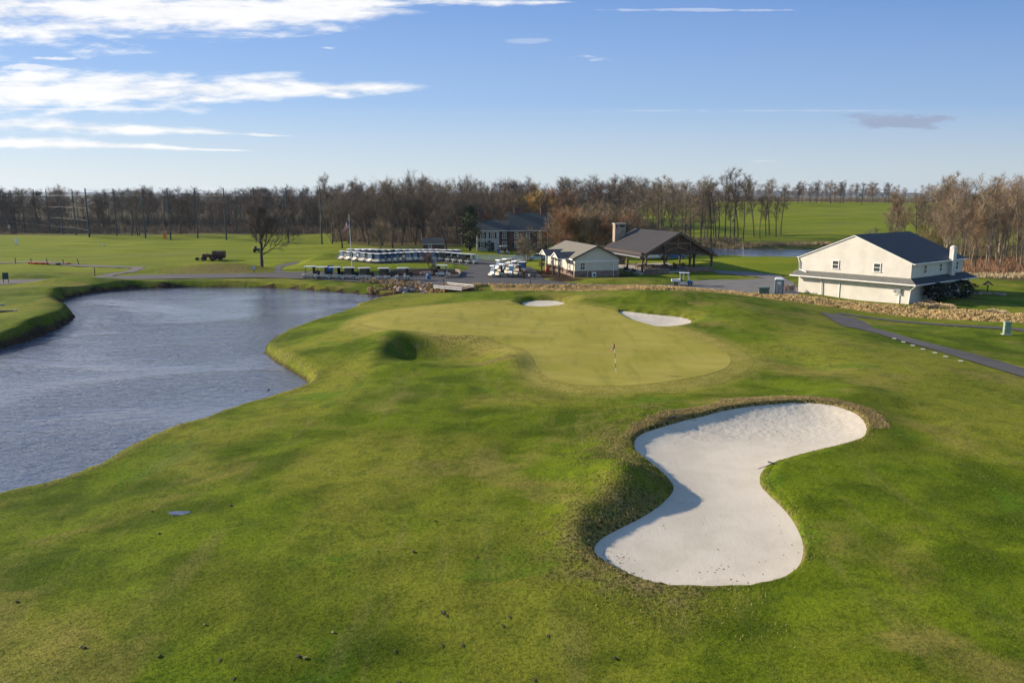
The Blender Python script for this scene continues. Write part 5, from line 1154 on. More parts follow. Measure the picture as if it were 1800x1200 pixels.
# low block with stacked brushwood beside the barn
x, y, z = on(1389, 518); m = MB(); m.bx(-.9, 1.0, -.3, .3, 0, .45); o = m.build('concrete_kerb_block', M['concrete']); o.location = (x, y + .8, z); o.rotation_euler = (0, 0, -.2); tag(o, 'low concrete block between portable toilet and barn', 'block')
m = MB()
for k in range(110):
    c = Vector((rnd.uniform(-.8, .9), rnd.uniform(-.5, .5), rnd.uniform(.4, 1.25))); d_ = Vector((rnd.uniform(-1, 1), rnd.uniform(-1, 1), rnd.uniform(-.5, .7))).normalized() * rnd.uniform(.1, .35); m.bar(c - d_, c + d_, .05)
o = m.build('brushwood_pile', M['boulder']); o.location = (x, y + 1.1, z); tag(o, 'tangled pile of split brushwood beside the barn wall', 'wood pile')
# ball-washer post with peaked roof on the practice green
x, y, z = on(1735, 517); t_ = empty('peaked_post', (x, y, z), -.3, label='dark post with little peaked roof beside the practice green', cat='bird feeder')
m = MB(); m.bx(-.06, .06, -.06, .06, .2, 1.3); m.build('post', M['timber_dark'], t_); m = MB(); m.prism([(-.62, 1.25), (0, 1.78), (.62, 1.25), (.5, 1.22), (0, 1.62), (-.5, 1.22)], -.4, .4); m.build('roof', M['timber_dark'], t_)
m = MB(); m.bx(-.5, .5, -.4, .4, 0, .25); m.build('stone_base', M['boulder'], t_, bevel=.05); m = MB(); m.bx(-.3, .3, -.22, .22, 1.2, 1.24); m.build('shelf', M['timber_dark'], t_)
x0, y0, z0 = on(1690, 519); x1, y1, z1 = on(1752, 517)
for k, (a, b) in enumerate([(1694, 517), (1702, 516), (1711, 516.5), (1720, 517), (1752, 518), (1762, 519)]):
    x, y, z = on(a, b); m = MB(); m.lathe([(.55, -.1), (.6, .15), (.4, .35), (.15, .4)], n=7); o = m.build('border_stone', M['boulder']); o.location = (x, y, z); o.scale = (1, .7, .7); tag(o, 'dark low stone edging the practice green bed', 'stone', 'stones edging the practice green bed')
# signs
def sign(px, py, h, shape, matn, label, lean=0.0, sz=.45, z0=0.0):
    x, y, z = on(px, py, z0); t_ = empty('sign_post', (x, y, z), .1, label=label, cat='sign'); top = Vector((lean, 0, h))
    m = MB(); m.bar((0, 0, -.1), tuple(top), .08); m.build('post', M['dark_metal'], t_); m = MB()
    if shape == 'disc': m.tube([(top.x, -.06, h), (top.x, -.03, h)], sz * .55, 16)
    else: m.box((top.x, -.07, h - .05), (sz, .05, sz * 1.25))
    m.build('sign_face', M[matn], t_); return t_
sign(764, 474, 1.3, 'disc', 'silver_paint', 'round pale blue sign on a post in the mulch bed', sz=.9, z0=.5)
sign(779.5, 499.5, 1.7, 'box', 'lightblue_paint', 'small white notice on a dark post by the footbridge', sz=.35)
sign(798.5, 466.5, 1.5, 'box', 'dark_metal', 'dark slim sign post on the grass island', sz=.2)
sign(447, 478, 1.1, 'box', 'lightblue_paint', 'little blue sign at the road corner below the lone tree', sz=.45)
sign(580.5, 471, 1.0, 'box', 'blue_paint', 'blue box shaped sign behind the waterside carts', sz=1.0)
sign(876.5, 455.5, 1.6, 'box', 'blue_paint', 'blue sign panel standing at the white rail fence', sz=.55)
sign(934, 502.5, 1.6, 'box', 'white_trim', 'leaning dark post with pale notices by the dry grass bank', lean=-.35, sz=.3)
sign(699, 459, 1.6, 'box', 'lightblue_paint', 'pale sign behind the long cart row by the tree trunks', sz=.9)
x, y, z = on(918.5, 487); m = MB(); m.lathe([(.28, 0), (.30, .05), (.27, .06), (.24, .45), (.25, .5), (.22, .95), (.12, 1.1)], n=12); o = m.build('traffic_barrel', M['orange_plastic']); o.location = (x, y, z + .16); tag(o, 'orange traffic barrel at the right of the cart cluster', 'barrel')
x, y, z = on(962, 481); m = MB(); m.lathe([(.36, 0), (.42, .3), (.42, .75), (.36, 1.05)], n=14); o = m.build('rain_barrel', M['red_barrel']); o.location = (x, y, z + .05); tag(o, 'dark red barrel in the bed before the clubhouse porch', 'barrel')
# rack / hitching rail in front of the clubhouse
for k, (a, b, s_) in enumerate([(911, 491, 0), (931, 492.5, 1)]):
    x, y, z = on(a, b); t_ = empty('bag_stand', (x, y, z + .14), -.05, label=['dark bag stand rail nearest the cart cluster', 'dark bag stand rail nearest the clubhouse bed'][k], cat='bag stand', group='bag stands before the clubhouse')
    for q in (-.85, .85): m = MB(); m.bx(q - .06, q + .06, -.05, .05, 0, 1.15); m.build('leg', M['timber_dark'], t_)
    for zz in (.35, .75, 1.1): m = MB(); m.bx(-.79, .79, -.04, .04, zz - .05, zz + .05); m.build('rail', M['timber_dark'], t_)
# blue cooler unit on a stand beside the bridge
x, y, z = on(753.5, 507, -.2); t_ = empty('drinking_station', (x, y, z), .1, label='blue and white drinks cooler on a pedestal by the rocks', cat='cooler')
m = MB(); m.bx(-.22, .22, -.22, .22, -.2, .3); m.build('pedestal', M['white_trim'], t_); m = MB(); m.lathe([(.28, 0), (.3, .1), (.3, .75), (.26, .85)], (.06, 0, .3), 14); m.build('tank', M['blue_plastic'], t_); m = MB(); m.bx(-.42, -.2, -.2, .2, .3, 1.05); m.build('cup_holder', M['white_plastic'], t_)
# timber footbridge with pale rails
bx0, by0, bz0 = on(771, 508, -.3); p0 = P(762, 503.5, .3); p1 = P(812, 510.0, .1); p2 = P(786, 498.5, .3); p3 = P(833, 504, .2)
br = empty('footbridge', (p0[0], p0[1], 0), 0, label='short timber footbridge with two pale side rails over the ditch', cat='bridge')
def bl(p, z): return (p[0] - p0[0], p[1] - p0[1], z)
for (a, b) in ((p0, p1), (p2, p3)):
    for zz in (.46, .18):
        m = MB(); m.bar(bl(a, zz), bl(b, zz - .05), .14, .13); m.build('rail', M['white_trim'], br)
    for k in range(6):
        s = k / 5; q = (a[0] + (b[0] - a[0]) * s, a[1] + (b[1] - a[1]) * s); m = MB(); m.bx(q[0] - p0[0] - .06, q[0] - p0[0] + .06, q[1] - p0[1] + .08, q[1] - p0[1] + .2, -.4, .42); m.build('rail_post', M['timber_dark'], br)
npl = 22
for k in range(npl):
    s = (k + .5) / npl; a = (p0[0] + (p1[0] - p0[0]) * s, p0[1] + (p1[1] - p0[1]) * s); b = (p2[0] + (p3[0] - p2[0]) * s, p2[1] + (p3[1] - p2[1]) * s); wdt = math.hypot(p1[0] - p0[0], p1[1] - p0[1]) / npl * .93
    m = MB(); m.bar(bl(a, .14), bl(b, .14), wdt, .06); m.build('plank', M['timber_mid'], br)
# brick planter edging, as bricks
pe = catmull([P(a, b, .05) for a, b in [(685, 485.5), (687, 478), (720, 476), (770, 475.8), (806, 477.5), (808, 483), (803, 487.5), (780, 488.5)]], 5, False)
plant = empty('planter_edge', (float(pe[0][0]), float(pe[0][1]), 0), 0, label='low curved brick edging round the mulch bed on the lot', cat='planter')
bm_ = None; acc = 0
L_ = [0]
for i in range(1, len(pe)): L_.append(L_[-1] + float(np.linalg.norm(pe[i] - pe[i - 1])))
tot = L_[-1]; nb_ = int(tot / .62)
for k in range(nb_):
    for lay in range(2):
        s = (k + .5 + .5 * (lay % 2)) / nb_ * tot
        if s >= tot: continue
        i = int(np.searchsorted(L_, s)); i = max(1, min(i, len(pe) - 1)); f = (s - L_[i - 1]) / (L_[i] - L_[i - 1] + 1e-9); q = pe[i - 1] + (pe[i] - pe[i - 1]) * f; d_ = pe[i] - pe[i - 1]
        if bm_ is None: m = MB(); m.box((0, 0, 0), (.58, .26, .21)); o = m.build('brick', M['chimney_stone'], plant); bm_ = o.data
        else: o = bpy.data.objects.new('brick', bm_); C.objects.link(o); o.parent = plant
        o.location = (q[0] - pe[0][0], q[1] - pe[0][1], .12 + lay * .225 + gz(*q) * 0); o.rotation_euler = (0, 0, math.atan2(d_[1], d_[0]) + rnd.uniform(-.04, .04))
# rakes
def rake(px, py, z, yaw, label):
    x, y = P(px, py, z); z = max(gz(x, y), z - .1) + .03; t_ = empty('bunker_rake', (x, y, z), yaw, label=label, cat='rake')
    m = MB(); m.tube([(0, 0, 0), (1.35, 0, .06)], .016, 6); m.build('handle', M['dark_metal'], t_); m = MB(); m.box((0, 0, .01), (.05, .6, .035)); m.build('rake_head', M['dark_metal'], t_)
    m = MB()
    for k in range(12): m.box((0, -.27 + k * .049, -.03), (.015, .012, .07))
    m.build('tines', M['dark_metal'], t_)
rake(1360, 819, .95, math.pi + .75, 'dark bunker rake lying on the turf at the right waist of the bunker'); rake(1182, 743, 1.25, -.65, 'small rake lying on the sod at the upper left of the bunker')
# puddle, clods, divots on the fairway
x, y, z = on(314, 902.5, .2); m = MB(); pts = [(.42 * math.cos(t) * (1 + .25 * math.sin(3 * t)), .26 * math.sin(t) * (1 + .2 * math.cos(2 * t)), 0) for t in np.linspace(0, 2 * math.pi, 20)[:-1]]; m.raw(pts, [tuple(range(19))]); o = m.build('puddle', M['water']); o.location = (x, y, z + .035); tag(o, label='tiny puddle in the lower left fairway', kind='structure')
clods = [(406, 889, .2, 0), (727, 970, .7, 0), (804, 915, .7, 0), (280, 938, .2, 0), (281, 1154, .5, 0), (30, 1058, .3, 0), (525, 1154, .6, 0), (537, 1157, .6, 1), (586, 1112, .6, 1), (1080, 1157, .7, 0), (143, 1137, .4, 1), (148, 1139, .4, 0), (268, 899, .2, 0), (360, 1098, .5, 1), (664, 969, .6, 1), (765, 916, .7, 0)]
for k, (a, b, z_, tp) in enumerate(clods):
    x, y, z = on(a, b, z_); bm = bmesh.new(); bmesh.ops.create_icosphere(bm, subdivisions=2, radius=rnd.uniform(.035, .06))
    for v_ in bm.verts: v_.co *= 1 + rnd.uniform(-.25, .25); v_.co.z *= .55; v_.co.x *= 1.5
    me_ = bpy.data.meshes.new('turf_clod'); bm.to_mesh(me_); bm.free(); me_.materials.append(M['turf_clod' if tp else 'mud']); o = bpy.data.objects.new('turf_clod', me_); C.objects.link(o); o.location = (x, y, z + .03); o.rotation_euler = (0, 0, rnd.uniform(0, 3))
    tag(o, 'small clod of torn turf lying on the fairway', 'turf clod', 'turf clods on the fairway')
dv = [(777, 1077, .5), (785, 1082, .5), (780, 1076, .5), (883, 1100, .6), (895, 1084, .6), (777, 1134, .6), (813, 1134, .6), (386, 1160, .5), (410, 1193, .5), (694, 1144, .6), (963, 1118, .6), (838, 979, .6), (939, 1195, .6), (700, 1200, .6)]
m = MB()
for (a, b, z_) in dv:
    x, y, z = on(a, b, z_); an = rnd.uniform(1.2, 2.0); m.raw([(x + math.cos(t) * .05 * math.cos(an) - math.sin(t) * .035 * math.sin(an) + math.cos(an) * 0, y + math.cos(t) * .11 * math.sin(an) + math.sin(t) * .03 * math.cos(an), z + .02) for t in np.linspace(0, 6.283, 9)[:-1]], [tuple(range(8))])
o = m.build('divot_marks', M['mud']); tag(o, 'scattered dark divot scars in the foreground turf', 'divots', kind='stuff')
# ------------------------------------------------------------------ bare winter trees
def grow(seed, Ht, spread, clear, nl, kind='forest', twn=9, tw_len=.9, tww=.035, droop=0.0):
    r = random.Random(seed); wood, tw = MB(), []
    def branch(p, d, L, rad, lev, segs):
        pts = [p.copy()]; rr = [rad]; dd = d.copy()
        for i in range(segs):
            dd = (dd + Vector((r.uniform(-1, 1), r.uniform(-1, 1), r.uniform(-.6, .9))) * (.16 if lev == 0 else .26) * (.5 if kind != 'oak' and lev == 0 else 1) + Vector((0, 0, (.10 if lev else .05) - droop * lev * .1))).normalized()
            pts.append(pts[-1] + dd * L / segs); rr.append(rad * (1 - (i + 1) / segs * (.72 if lev else .65)))
        wood.tube(pts, rr, 6 if lev == 0 else 4 if lev == 1 else 3, cap=False)
        return pts, rr
    def child_dir(d, ang):
        a = d.orthogonal().normalized(); a.rotate(Matrix.Rotation(r.uniform(0, 6.283), 3, d)); return (d * math.cos(ang) + a * math.sin(ang)).normalized()
    def twigs(pts, n):
        for _ in range(n):
            t = r.uniform(.15, 1) * (len(pts) - 1); i = min(int(t), len(pts) - 2); p = pts[i].lerp(pts[i + 1], t - i); d = (pts[i + 1] - pts[i]).normalized()
            e = child_dir(d, r.uniform(.35, 1.1)); e.z += .25 - droop; e.normalize(); L = tw_len * r.uniform(.5, 1.3); s = e.orthogonal().normalized(); s.rotate(Matrix.Rotation(r.uniform(0, 6.283), 3, e)); w_ = tww * r.uniform(.6, 1.2)
            q = p + e * L; tw.append((p - s * w_ * .5, p + s * w_ * .5, q))
            mid = p.lerp(q, r.uniform(.3, .6)); e2 = child_dir(e, .7); tw.append((mid - s * w_ * .35, mid + s * w_ * .35, mid + e2 * L * .55))
    def rec(p, d, L, rad, lev):
        pts, rr = branch(p, d, L, rad, lev, 5 if lev == 0 else 4 if lev == 1 else 3)
        if lev >= 3: twigs(pts, twn); return
        n = (nl if lev == 0 else 6 if lev == 1 else 5)
        for k in range(n):
            f = (clear + (1 - clear) * (k + r.random()) / n) if lev == 0 else r.uniform(.22, 1)
            t = f * (len(pts) - 1); i = min(int(t), len(pts) - 2); q = pts[i].lerp(pts[i + 1], t - i); dq = (pts[i + 1] - pts[i]).normalized()
            if lev == 0: a = r.uniform(.55, .95) if kind == 'forest' else r.uniform(.5, 1.25) * (1.15 - .5 * f)
            else: a = r.uniform(.4, .9)
            Lc = (spread * r.uniform(.75, 1.2) * (1.15 - .55 * f) if lev == 0 else L * r.uniform(.38, .62)); rc = rad * (1 - f * .65) * (.55 if lev == 0 else .6)
            rec(q, child_dir(dq, a), Lc, max(rc, .02), lev + 1)
        if lev > 0: twigs(pts[1:], twn // 2)
        else: rec(pts[-1], d, spread * .6, rr[-1], 1)
    rec(Vector((0, 0, -.3)), Vector((r.uniform(-.04, .04), r.uniform(-.04, .04), 1)).normalized(), Ht * (.80 if kind == 'forest' else .45 if kind == 'oak' else .35), Ht * .0085 * (1.8 if kind == 'oak' else 1.0) + .04, 0)
    me_w = bpy.data.meshes.new('trunk'); me_w.from_pydata(wood.V, [], wood.F); me_w.materials.append(M['bark'])
    V = [tuple(p) for t in tw for p in t]; me_t = bpy.data.meshes.new('crown'); me_t.from_pydata(V, [], [(3 * i, 3 * i + 1, 3 * i + 2) for i in range(len(tw))]); me_t.materials.append(M['twigs'])
    zmax = max(v_[2] for v_ in V); return me_w, me_t, zmax
BARK = (0.075, 0.062, 0.052, 1)
forest = [grow(10 + i, 18, 5.2, .20 + .05 * (i % 3), 13, 'forest', 5, 1.0, .036) for i in range(6)]
slim = [grow(30 + i, 18, 3.9, .34 + .05 * i, 11, 'forest', 4, .8, .028) for i in range(4)]
oak = [grow(50 + i, 15, 7.4, .35, 9, 'oak', 9, .95, .03) for i in range(3)]
brush = [grow(70 + i, 9, 4.2, .12, 9, 'brush', 12, .9, .035) for i in range(3)]
lone = [grow(90, 12, 4.6, .30, 12, 'oak', 15, .75, .035)]
print('tree tris', [(len(a.polygons), len(b.polygons), round(z_, 1)) for a, b, z_ in forest + slim + oak + brush])
def tree(protos, x, y, ht, label, group=None, crown=(0.10, 0.078, 0.06), bark=BARK, wide=1.0, name='bare_tree', z=None, cat='tree', yaw=None, k=None):
    mw, mt, zm = protos[rnd.randrange(len(protos)) if k is None else k]; s = ht / zm
    t_ = empty(name, (x, y, gz(x, y) if z is None else z), rnd.uniform(0, 6.28) if yaw is None else yaw, label=label, cat=cat, group=group); t_.scale = (s * wide, s * wide, s)
    o = bpy.data.objects.new('trunk', mw); C.objects.link(o); o.parent = t_; o.color = bark
    o = bpy.data.objects.new('crown', mt); C.objects.link(o); o.parent = t_; v_ = rnd.uniform(.85, 1.15); o.color = (crown[0] * v_, crown[1] * v_, crown[2] * v_, 1)
    return t_
GREY = (0.165, 0.128, 0.09); RED = (0.20, 0.12, 0.072); TAN = (0.28, 0.21, 0.125); DARK = (0.09, 0.072, 0.058); WILL = (0.44, 0.29, 0.075); ORA = (0.44, 0.205, 0.06); PALE = (0.24, 0.21, 0.17)
# lone trees one can point to
x, y, z = on(460, 469.5); tree(lone, x, y, 13.6, 'lone bare tree with low forked limbs on the range edge above the pond', crown=(0.15, .112, .085), wide=1.1, yaw=.6, k=0)
x, y, z = on(785, 444); tree(oak, x, y, 14.5, 'big spreading bare oak beside the brick shed', crown=GREY, wide=1.05, yaw=2.2, k=1, bark=(.06, .05, .045, 1))
x, y, z = on(924, 469); tree(brush, x, y, 7.4, 'rounded dense ornamental tree left of the clubhouse porch', crown=(0.20, .165, .115), wide=.98, k=0, bark=(.14, .11, .08, 1))
x, y, z = on(754, 476, .4); tree(brush, x, y, 3.6, 'small twiggy shrub tree in the mulch bed', crown=(0.20, .13, .11), wide=.7, k=1)
tree(oak, PD(690, 205)[0], 205, 18, 'tall branching tree behind the long cart row, right of the flagpole', crown=GREY, wide=.8, k=2)
for i, (px, D, ht, wd, cc, lb) in enumerate([(425 + 176, 200, 13.5, .95, (.12, .09, .068), 'bare tree just left of the flagpole'), (648, 212, 15, .9, GREY, 'bare tree right behind the flagpole'), (730, 222, 15.5, .8, GREY, 'bare tree left of the brick shed'),
        (668, 197, 8.5, .9, TAN, 'low pale thicket tree behind the cart row roofs'), (876, 214, 17.5, .7, GREY, 'bare tree rising over the low farmhouse roof'), (862, 240, 18, .75, GREY, 'tall bare tree behind the farmhouse chimney')]):
    x, y = PD(px, D); tree(oak if ht > 10 else brush, x, y, ht, lb, crown=cc, wide=wd)
for i, (px, D, ht) in enumerate([(583, 214, 15.5), (612, 222, 17.5), (640, 226, 16), (672, 218, 18.5), (706, 222, 19.5), (742, 228, 17), (768, 224, 18), (812, 226, 17.5), (838, 232, 18)]):
    x, y = PD(px, D); tree(oak, x, y, ht, ORD[i] + ' large spreading bare tree from the left along the front of the middle wood', 'large trees before the middle wood', crown=(.21, .165, .12), wide=.95, bark=(.10, .082, .065, 1))
# woods: (x px range, distance range, count, heights, protos, colours, group/label)
def woods(px0, px1, d0, d1, n, h0, h1, protos, cols, label, group, wide=1.0, bark=BARK, ok=None, seed=1):
    r = random.Random(seed); k = 0; tries = 0; pts = []
    while k < n and tries < n * 40:
        tries += 1; px = r.uniform(px0, px1); D = d0 + (d1 - d0) * r.random() ** 1.15; x, y = PD(px, D)
        if ok and not ok(x, y, px, D): continue
        if any((x - a) ** 2 + (y - b) ** 2 < (2.6 if tries < n * 20 else 1.5) ** 2 for a, b in pts): continue
        pts.append((x, y)); k += 1
    pts.sort(key=lambda q: q[0] / q[1])
    for i, (x, y) in enumerate(pts):
        c = r.choice(cols); lb = label if len(pts) > len(ORD) else ORD[i] + ' from the left: ' + label
        tree(protos, x, y, r.uniform(h0, h1), lb, group, crown=c, wide=wide * r.uniform(.85, 1.15), bark=bark)
woods(-40, 575, 292, 345, 78, 11, 18.5, forest, [GREY, DARK, (.14, .095, .07), RED, DARK], 'bare tree in the dark wood behind the range netting', 'wood behind the range netting', 1.1, seed=2, ok=lambda x, y, px, D: not (px > 130 and px < 300 and D < 320))
woods(232, 250, 262, 275, 3, 15, 17, slim, [GREY], 'slender dark tree standing close behind the range netting', 'slender trees close behind the netting', 1.2, seed=5)
woods(570, 850, 232, 300, 46, 13, 21.5, forest + oak[:1], [GREY, TAN, (.19, .14, .10), RED, DARK], 'bare tree in the middle wood left of the farmhouse', 'middle wood left of the farmhouse', 1.0, seed=3)
woods(850, 1120, 245, 310, 36, 13, 19.5, forest, [GREY, (.21, .16, .11), RED, DARK], 'bare tree in the wood behind the farmhouse', 'wood behind the farmhouse', 1.1, seed=4)
woods(1105, 1262, 205, 300, 30, 13, 20, slim + forest[:2], [(.20, .16, .11), TAN, GREY], 'slim bare tree in the wood behind the pavilion', 'wood behind the pavilion', 1.1, seed=6, ok=lambda x, y, px, D: D > 250 or px < 1240)
STAND = [1250, 1258, 1262, 1274, 1283, 1290, 1297, 1306, 1325, 1336, 1346, 1352, 1364, 1372]
for i, (px, D, ht, cc) in enumerate([(1250, 225, 17, GREY), (1262, 236, 16, GREY), (1274, 240, 20, GREY), (1290, 243, 21.5, GREY), (1297, 246, 22, GREY), (1306, 238, 15, GREY), (1325, 248, 19.5, GREY), (1336, 240, 14, GREY), (1346, 252, 15, GREY), (1352, 258, 17, GREY), (1364, 250, 15, GREY), (1372, 262, 16, GREY), (1283, 232, 12, GREY), (1258, 250, 19, GREY)]):
    x, y = PD(px, D); tree(slim, x, y, ht, ORD[STAND.index(px)] + ' from the left: slender bare tree in the open stand on the far fairway', 'open stand on the far fairway', crown=cc, wide=1.2)
woods(1640, 1900, 140, 175, 52, 11, 18.5, forest + slim, [(.27, .20, .12), TAN, (.22, .15, .09), (.29, .175, .09)], 'pale trunked bare tree in the wood at the right edge', 'wood at the right edge', 1.0, bark=(.20, .17, .13, 1), seed=8, ok=lambda x, y, px, D: px > 1662 - (D - 140) * .3 or D > 160)
for i, (px, D, ht, cc, lb) in enumerate([(1574, 170, 13.5, RED, 'reddish bare tree just right of the barn ridge'), (1569, 172, 8, GREY, 'small leaning snag beside the reddish tree'), (1608, 178, 15, TAN, 'bare tree above the barn roof slope'), (1640, 176, 15, TAN, 'wide bare tree above the barn chimney'), (1628, 186, 14, GREY, 'bare tree between the barn chimney and the wood')]):
    x, y = PD(px, D); tree(slim if i < 3 else forest, x, y, ht, lb, crown=cc, wide=1.1)
woods(1560, 1680, 200, 260, 10, 12, 15, forest, [TAN, GREY], 'bare tree behind the barn at the fairway edge', 'trees behind the barn', 1.0, seed=9)
woods(1600, 1660, 158, 180, 6, 5.5, 8, brush, [(.20, .20, .06), (.22, .20, .07)], 'yellow green willow brush behind the barn roof', 'willow brush behind the barn', 1.1, seed=10)
woods(1520, 1546, 190, 205, 2, 7, 9, slim, [(.2, .17, .12)], 'thin young tree above the barn ridge', 'thin young trees above the barn ridge', 1.1, seed=19)
# brush thickets between farmhouse and pavilion, willows behind
woods(985, 1110, 172, 212, 20, 9.5, 13.5, brush, [TAN, (.30, .22, .125), (.24, .18, .11), (.32, .17, .085)], 'dense tan thicket tree between farmhouse and pavilion', 'thicket between farmhouse and pavilion', 1.05, seed=11)
woods(1110, 1250, 195, 225, 12, 6, 9.5, brush, [TAN, GREY], 'low thicket tree behind the pavilion roof', 'thicket behind the pavilion', .9, seed=12)
for i, (px, D, ht, cc, lb) in enumerate([(945, 262, 17.5, WILL, 'golden willow behind the farmhouse roof'), (922, 266, 15.5, (.26, .20, .06), 'olive gold willow left of the golden willow'), (968, 268, 18.0, ORA, 'orange willow right of the golden willow'), (850, 258, 14.5, ORA, 'rusty orange willow over the farmhouse left end'), (832, 262, 15.0, (.30, .17, .05), 'amber willow above the evergreen'), (760, 262, 15, ORA, 'rusty willow glimpsed above the big oak')]):
    x, y = PD(px, D); tree(brush, x, y, ht, lb, crown=cc, wide=1.0, name='willow_tree')
woods(1372, 1560, 470, 560, 22, 11, 16, forest, [GREY, RED, DARK], 'distant bare tree along the hilltop line', 'distant trees on the hilltop', 1.3, seed=13)
# far masses: joined real geometry
def mass(name, label, spots, col):
    Vs, Fs, k = [], [], 0
    src = []
    for (mw, mt, zm) in (forest[0], forest[2], forest[4]):
        a = np.empty(len(mt.vertices) * 3); mt.vertices.foreach_get('co', a); a = a.reshape(-1, 3, 3); sel = a[::4]           # every third twig, widened
        c_ = sel.mean(1, keepdims=True); sel = c_ + (sel - c_) * np.array([2.0, 2.0, 1.4]); src.append((sel.reshape(-1, 3), zm))
        tri = [[(p[0] - .22, p[1], -1), (p[0] + .22, p[1], -1), (p[0] * 1.0, p[1], zm * .8)] for p in [(rnd.uniform(-1, 1), 0)]]; src[-1] = (np.vstack([src[-1][0], np.array(tri).reshape(-1, 3)]), zm)
    for (x, y, ht) in spots:
        q, zm = src[rnd.randrange(3)]; s = ht / zm; an = rnd.uniform(0, 6.28); c, sn = math.cos(an), math.sin(an); w_ = 1.15
        V = np.stack([(q[:, 0] * c - q[:, 1] * sn) * s * w_ + x, (q[:, 0] * sn + q[:, 1] * c) * s * w_ + y, q[:, 2] * s + gz(x, y)], 1); Vs.append(V)
    V = np.vstack(Vs); n = len(V) // 3
    me_ = bpy.data.meshes.new(name); me_.vertices.add(len(V)); me_.vertices.foreach_set('co', V.astype(np.float32).ravel()); me_.loops.add(3 * n); me_.loops.foreach_set('vertex_index', np.arange(3 * n, dtype=np.int32))
    me_.polygons.add(n); me_.polygons.foreach_set('loop_start', np.arange(0, 3 * n, 3, dtype=np.int32)); me_.polygons.foreach_set('loop_total', np.full(n, 3, np.int32)); me_.update(calc_edges=True); me_.materials.append(M['twigs'])
    o = bpy.data.objects.new(name, me_); C.objects.link(o); o.color = (*col, 1); tag(o, label, 'woodland', kind='stuff'); print(name, n); return o
r = random.Random(77)
sp = []
for i in range(190): px = r.uniform(-90, 600); D = r.uniform(345, 440); sp.append((*PD(px, D), r.uniform(14, 18.5)))
for i in range(150): px = r.uniform(560, 1130); D = r.uniform(300, 400); sp.append((*PD(px, D), r.uniform(15, 21)))
mass('woodland', 'deep mass of bare woodland behind the nearer trees', sp, (.115, .085, .066))
sp = []
for i in range(60): px = r.uniform(1110, 1380); D = r.uniform(430, 560); sp.append((*PD(px, D), r.uniform(12, 16)))
for i in range(70): px = r.uniform(1380, 1900); D = r.uniform(620, 760); sp.append((*PD(px, D), r.uniform(12, 17)))
for i in range(60): px = r.uniform(1690, 1960); D = r.uniform(175, 240); sp.append((*PD(px, D), r.uniform(12, 16)))
mass('woodland', 'far line of bare woodland along the hilltop and right edge', sp, (.21, .155, .105))
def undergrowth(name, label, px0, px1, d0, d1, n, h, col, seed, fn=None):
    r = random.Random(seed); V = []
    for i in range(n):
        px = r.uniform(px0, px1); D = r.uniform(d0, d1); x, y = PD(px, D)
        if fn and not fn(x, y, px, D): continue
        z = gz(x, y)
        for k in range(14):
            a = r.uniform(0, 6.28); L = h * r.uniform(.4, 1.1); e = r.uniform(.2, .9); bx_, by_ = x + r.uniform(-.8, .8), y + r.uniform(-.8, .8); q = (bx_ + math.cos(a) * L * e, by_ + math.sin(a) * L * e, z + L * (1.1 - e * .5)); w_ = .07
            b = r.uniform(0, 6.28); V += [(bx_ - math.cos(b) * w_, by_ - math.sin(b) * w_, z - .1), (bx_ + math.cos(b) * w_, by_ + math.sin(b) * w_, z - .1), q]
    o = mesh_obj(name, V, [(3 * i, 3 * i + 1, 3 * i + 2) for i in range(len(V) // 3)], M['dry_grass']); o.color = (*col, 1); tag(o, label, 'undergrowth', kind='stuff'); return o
undergrowth('woodland_brush', 'brown brush on the floor of the woods behind the range', -60, 580, 284, 330, 1100, 2.6, (.18, .13, .085), 1)
undergrowth('woodland_brush', 'brown brush at the foot of the middle wood', 585, 1110, 228, 285, 1300, 3.2, (.20, .15, .095), 2, lambda x, y, px, D: True)
undergrowth('woodland_brush', 'rusty brush at the foot of the right hand wood', 1665, 1930, 134, 160, 1100, 1.9, (.25, .15, .085), 3)
undergrowth('woodland_brush', 'tan reeds on the far bank of the back pond', 1235, 1560, 218, 223, 420, 1.0, (.34, .26, .14), 4)
undergrowth('woodland_brush', 'straw coloured grass fringe before the right hand wood', 1655, 1930, 128, 134, 420, .8, (.42, .33, .19), 5)
undergrowth('woodland_brush', 'low far hedgerow along the hilltop', 1180, 1800, 590, 650, 900, 7.0, (.16, .12, .085), 8)
undergrowth('woodland_brush', 'grey brush behind the pavilion', 1100, 1300, 188, 240, 500, 1.8, (.16, .13, .09), 6)

undergrowth('woodland_brush', 'tall dim brush deep inside the left and middle woods', -90, 1110, 325, 430, 1500, 6.5, (.075, .058, .048), 7)

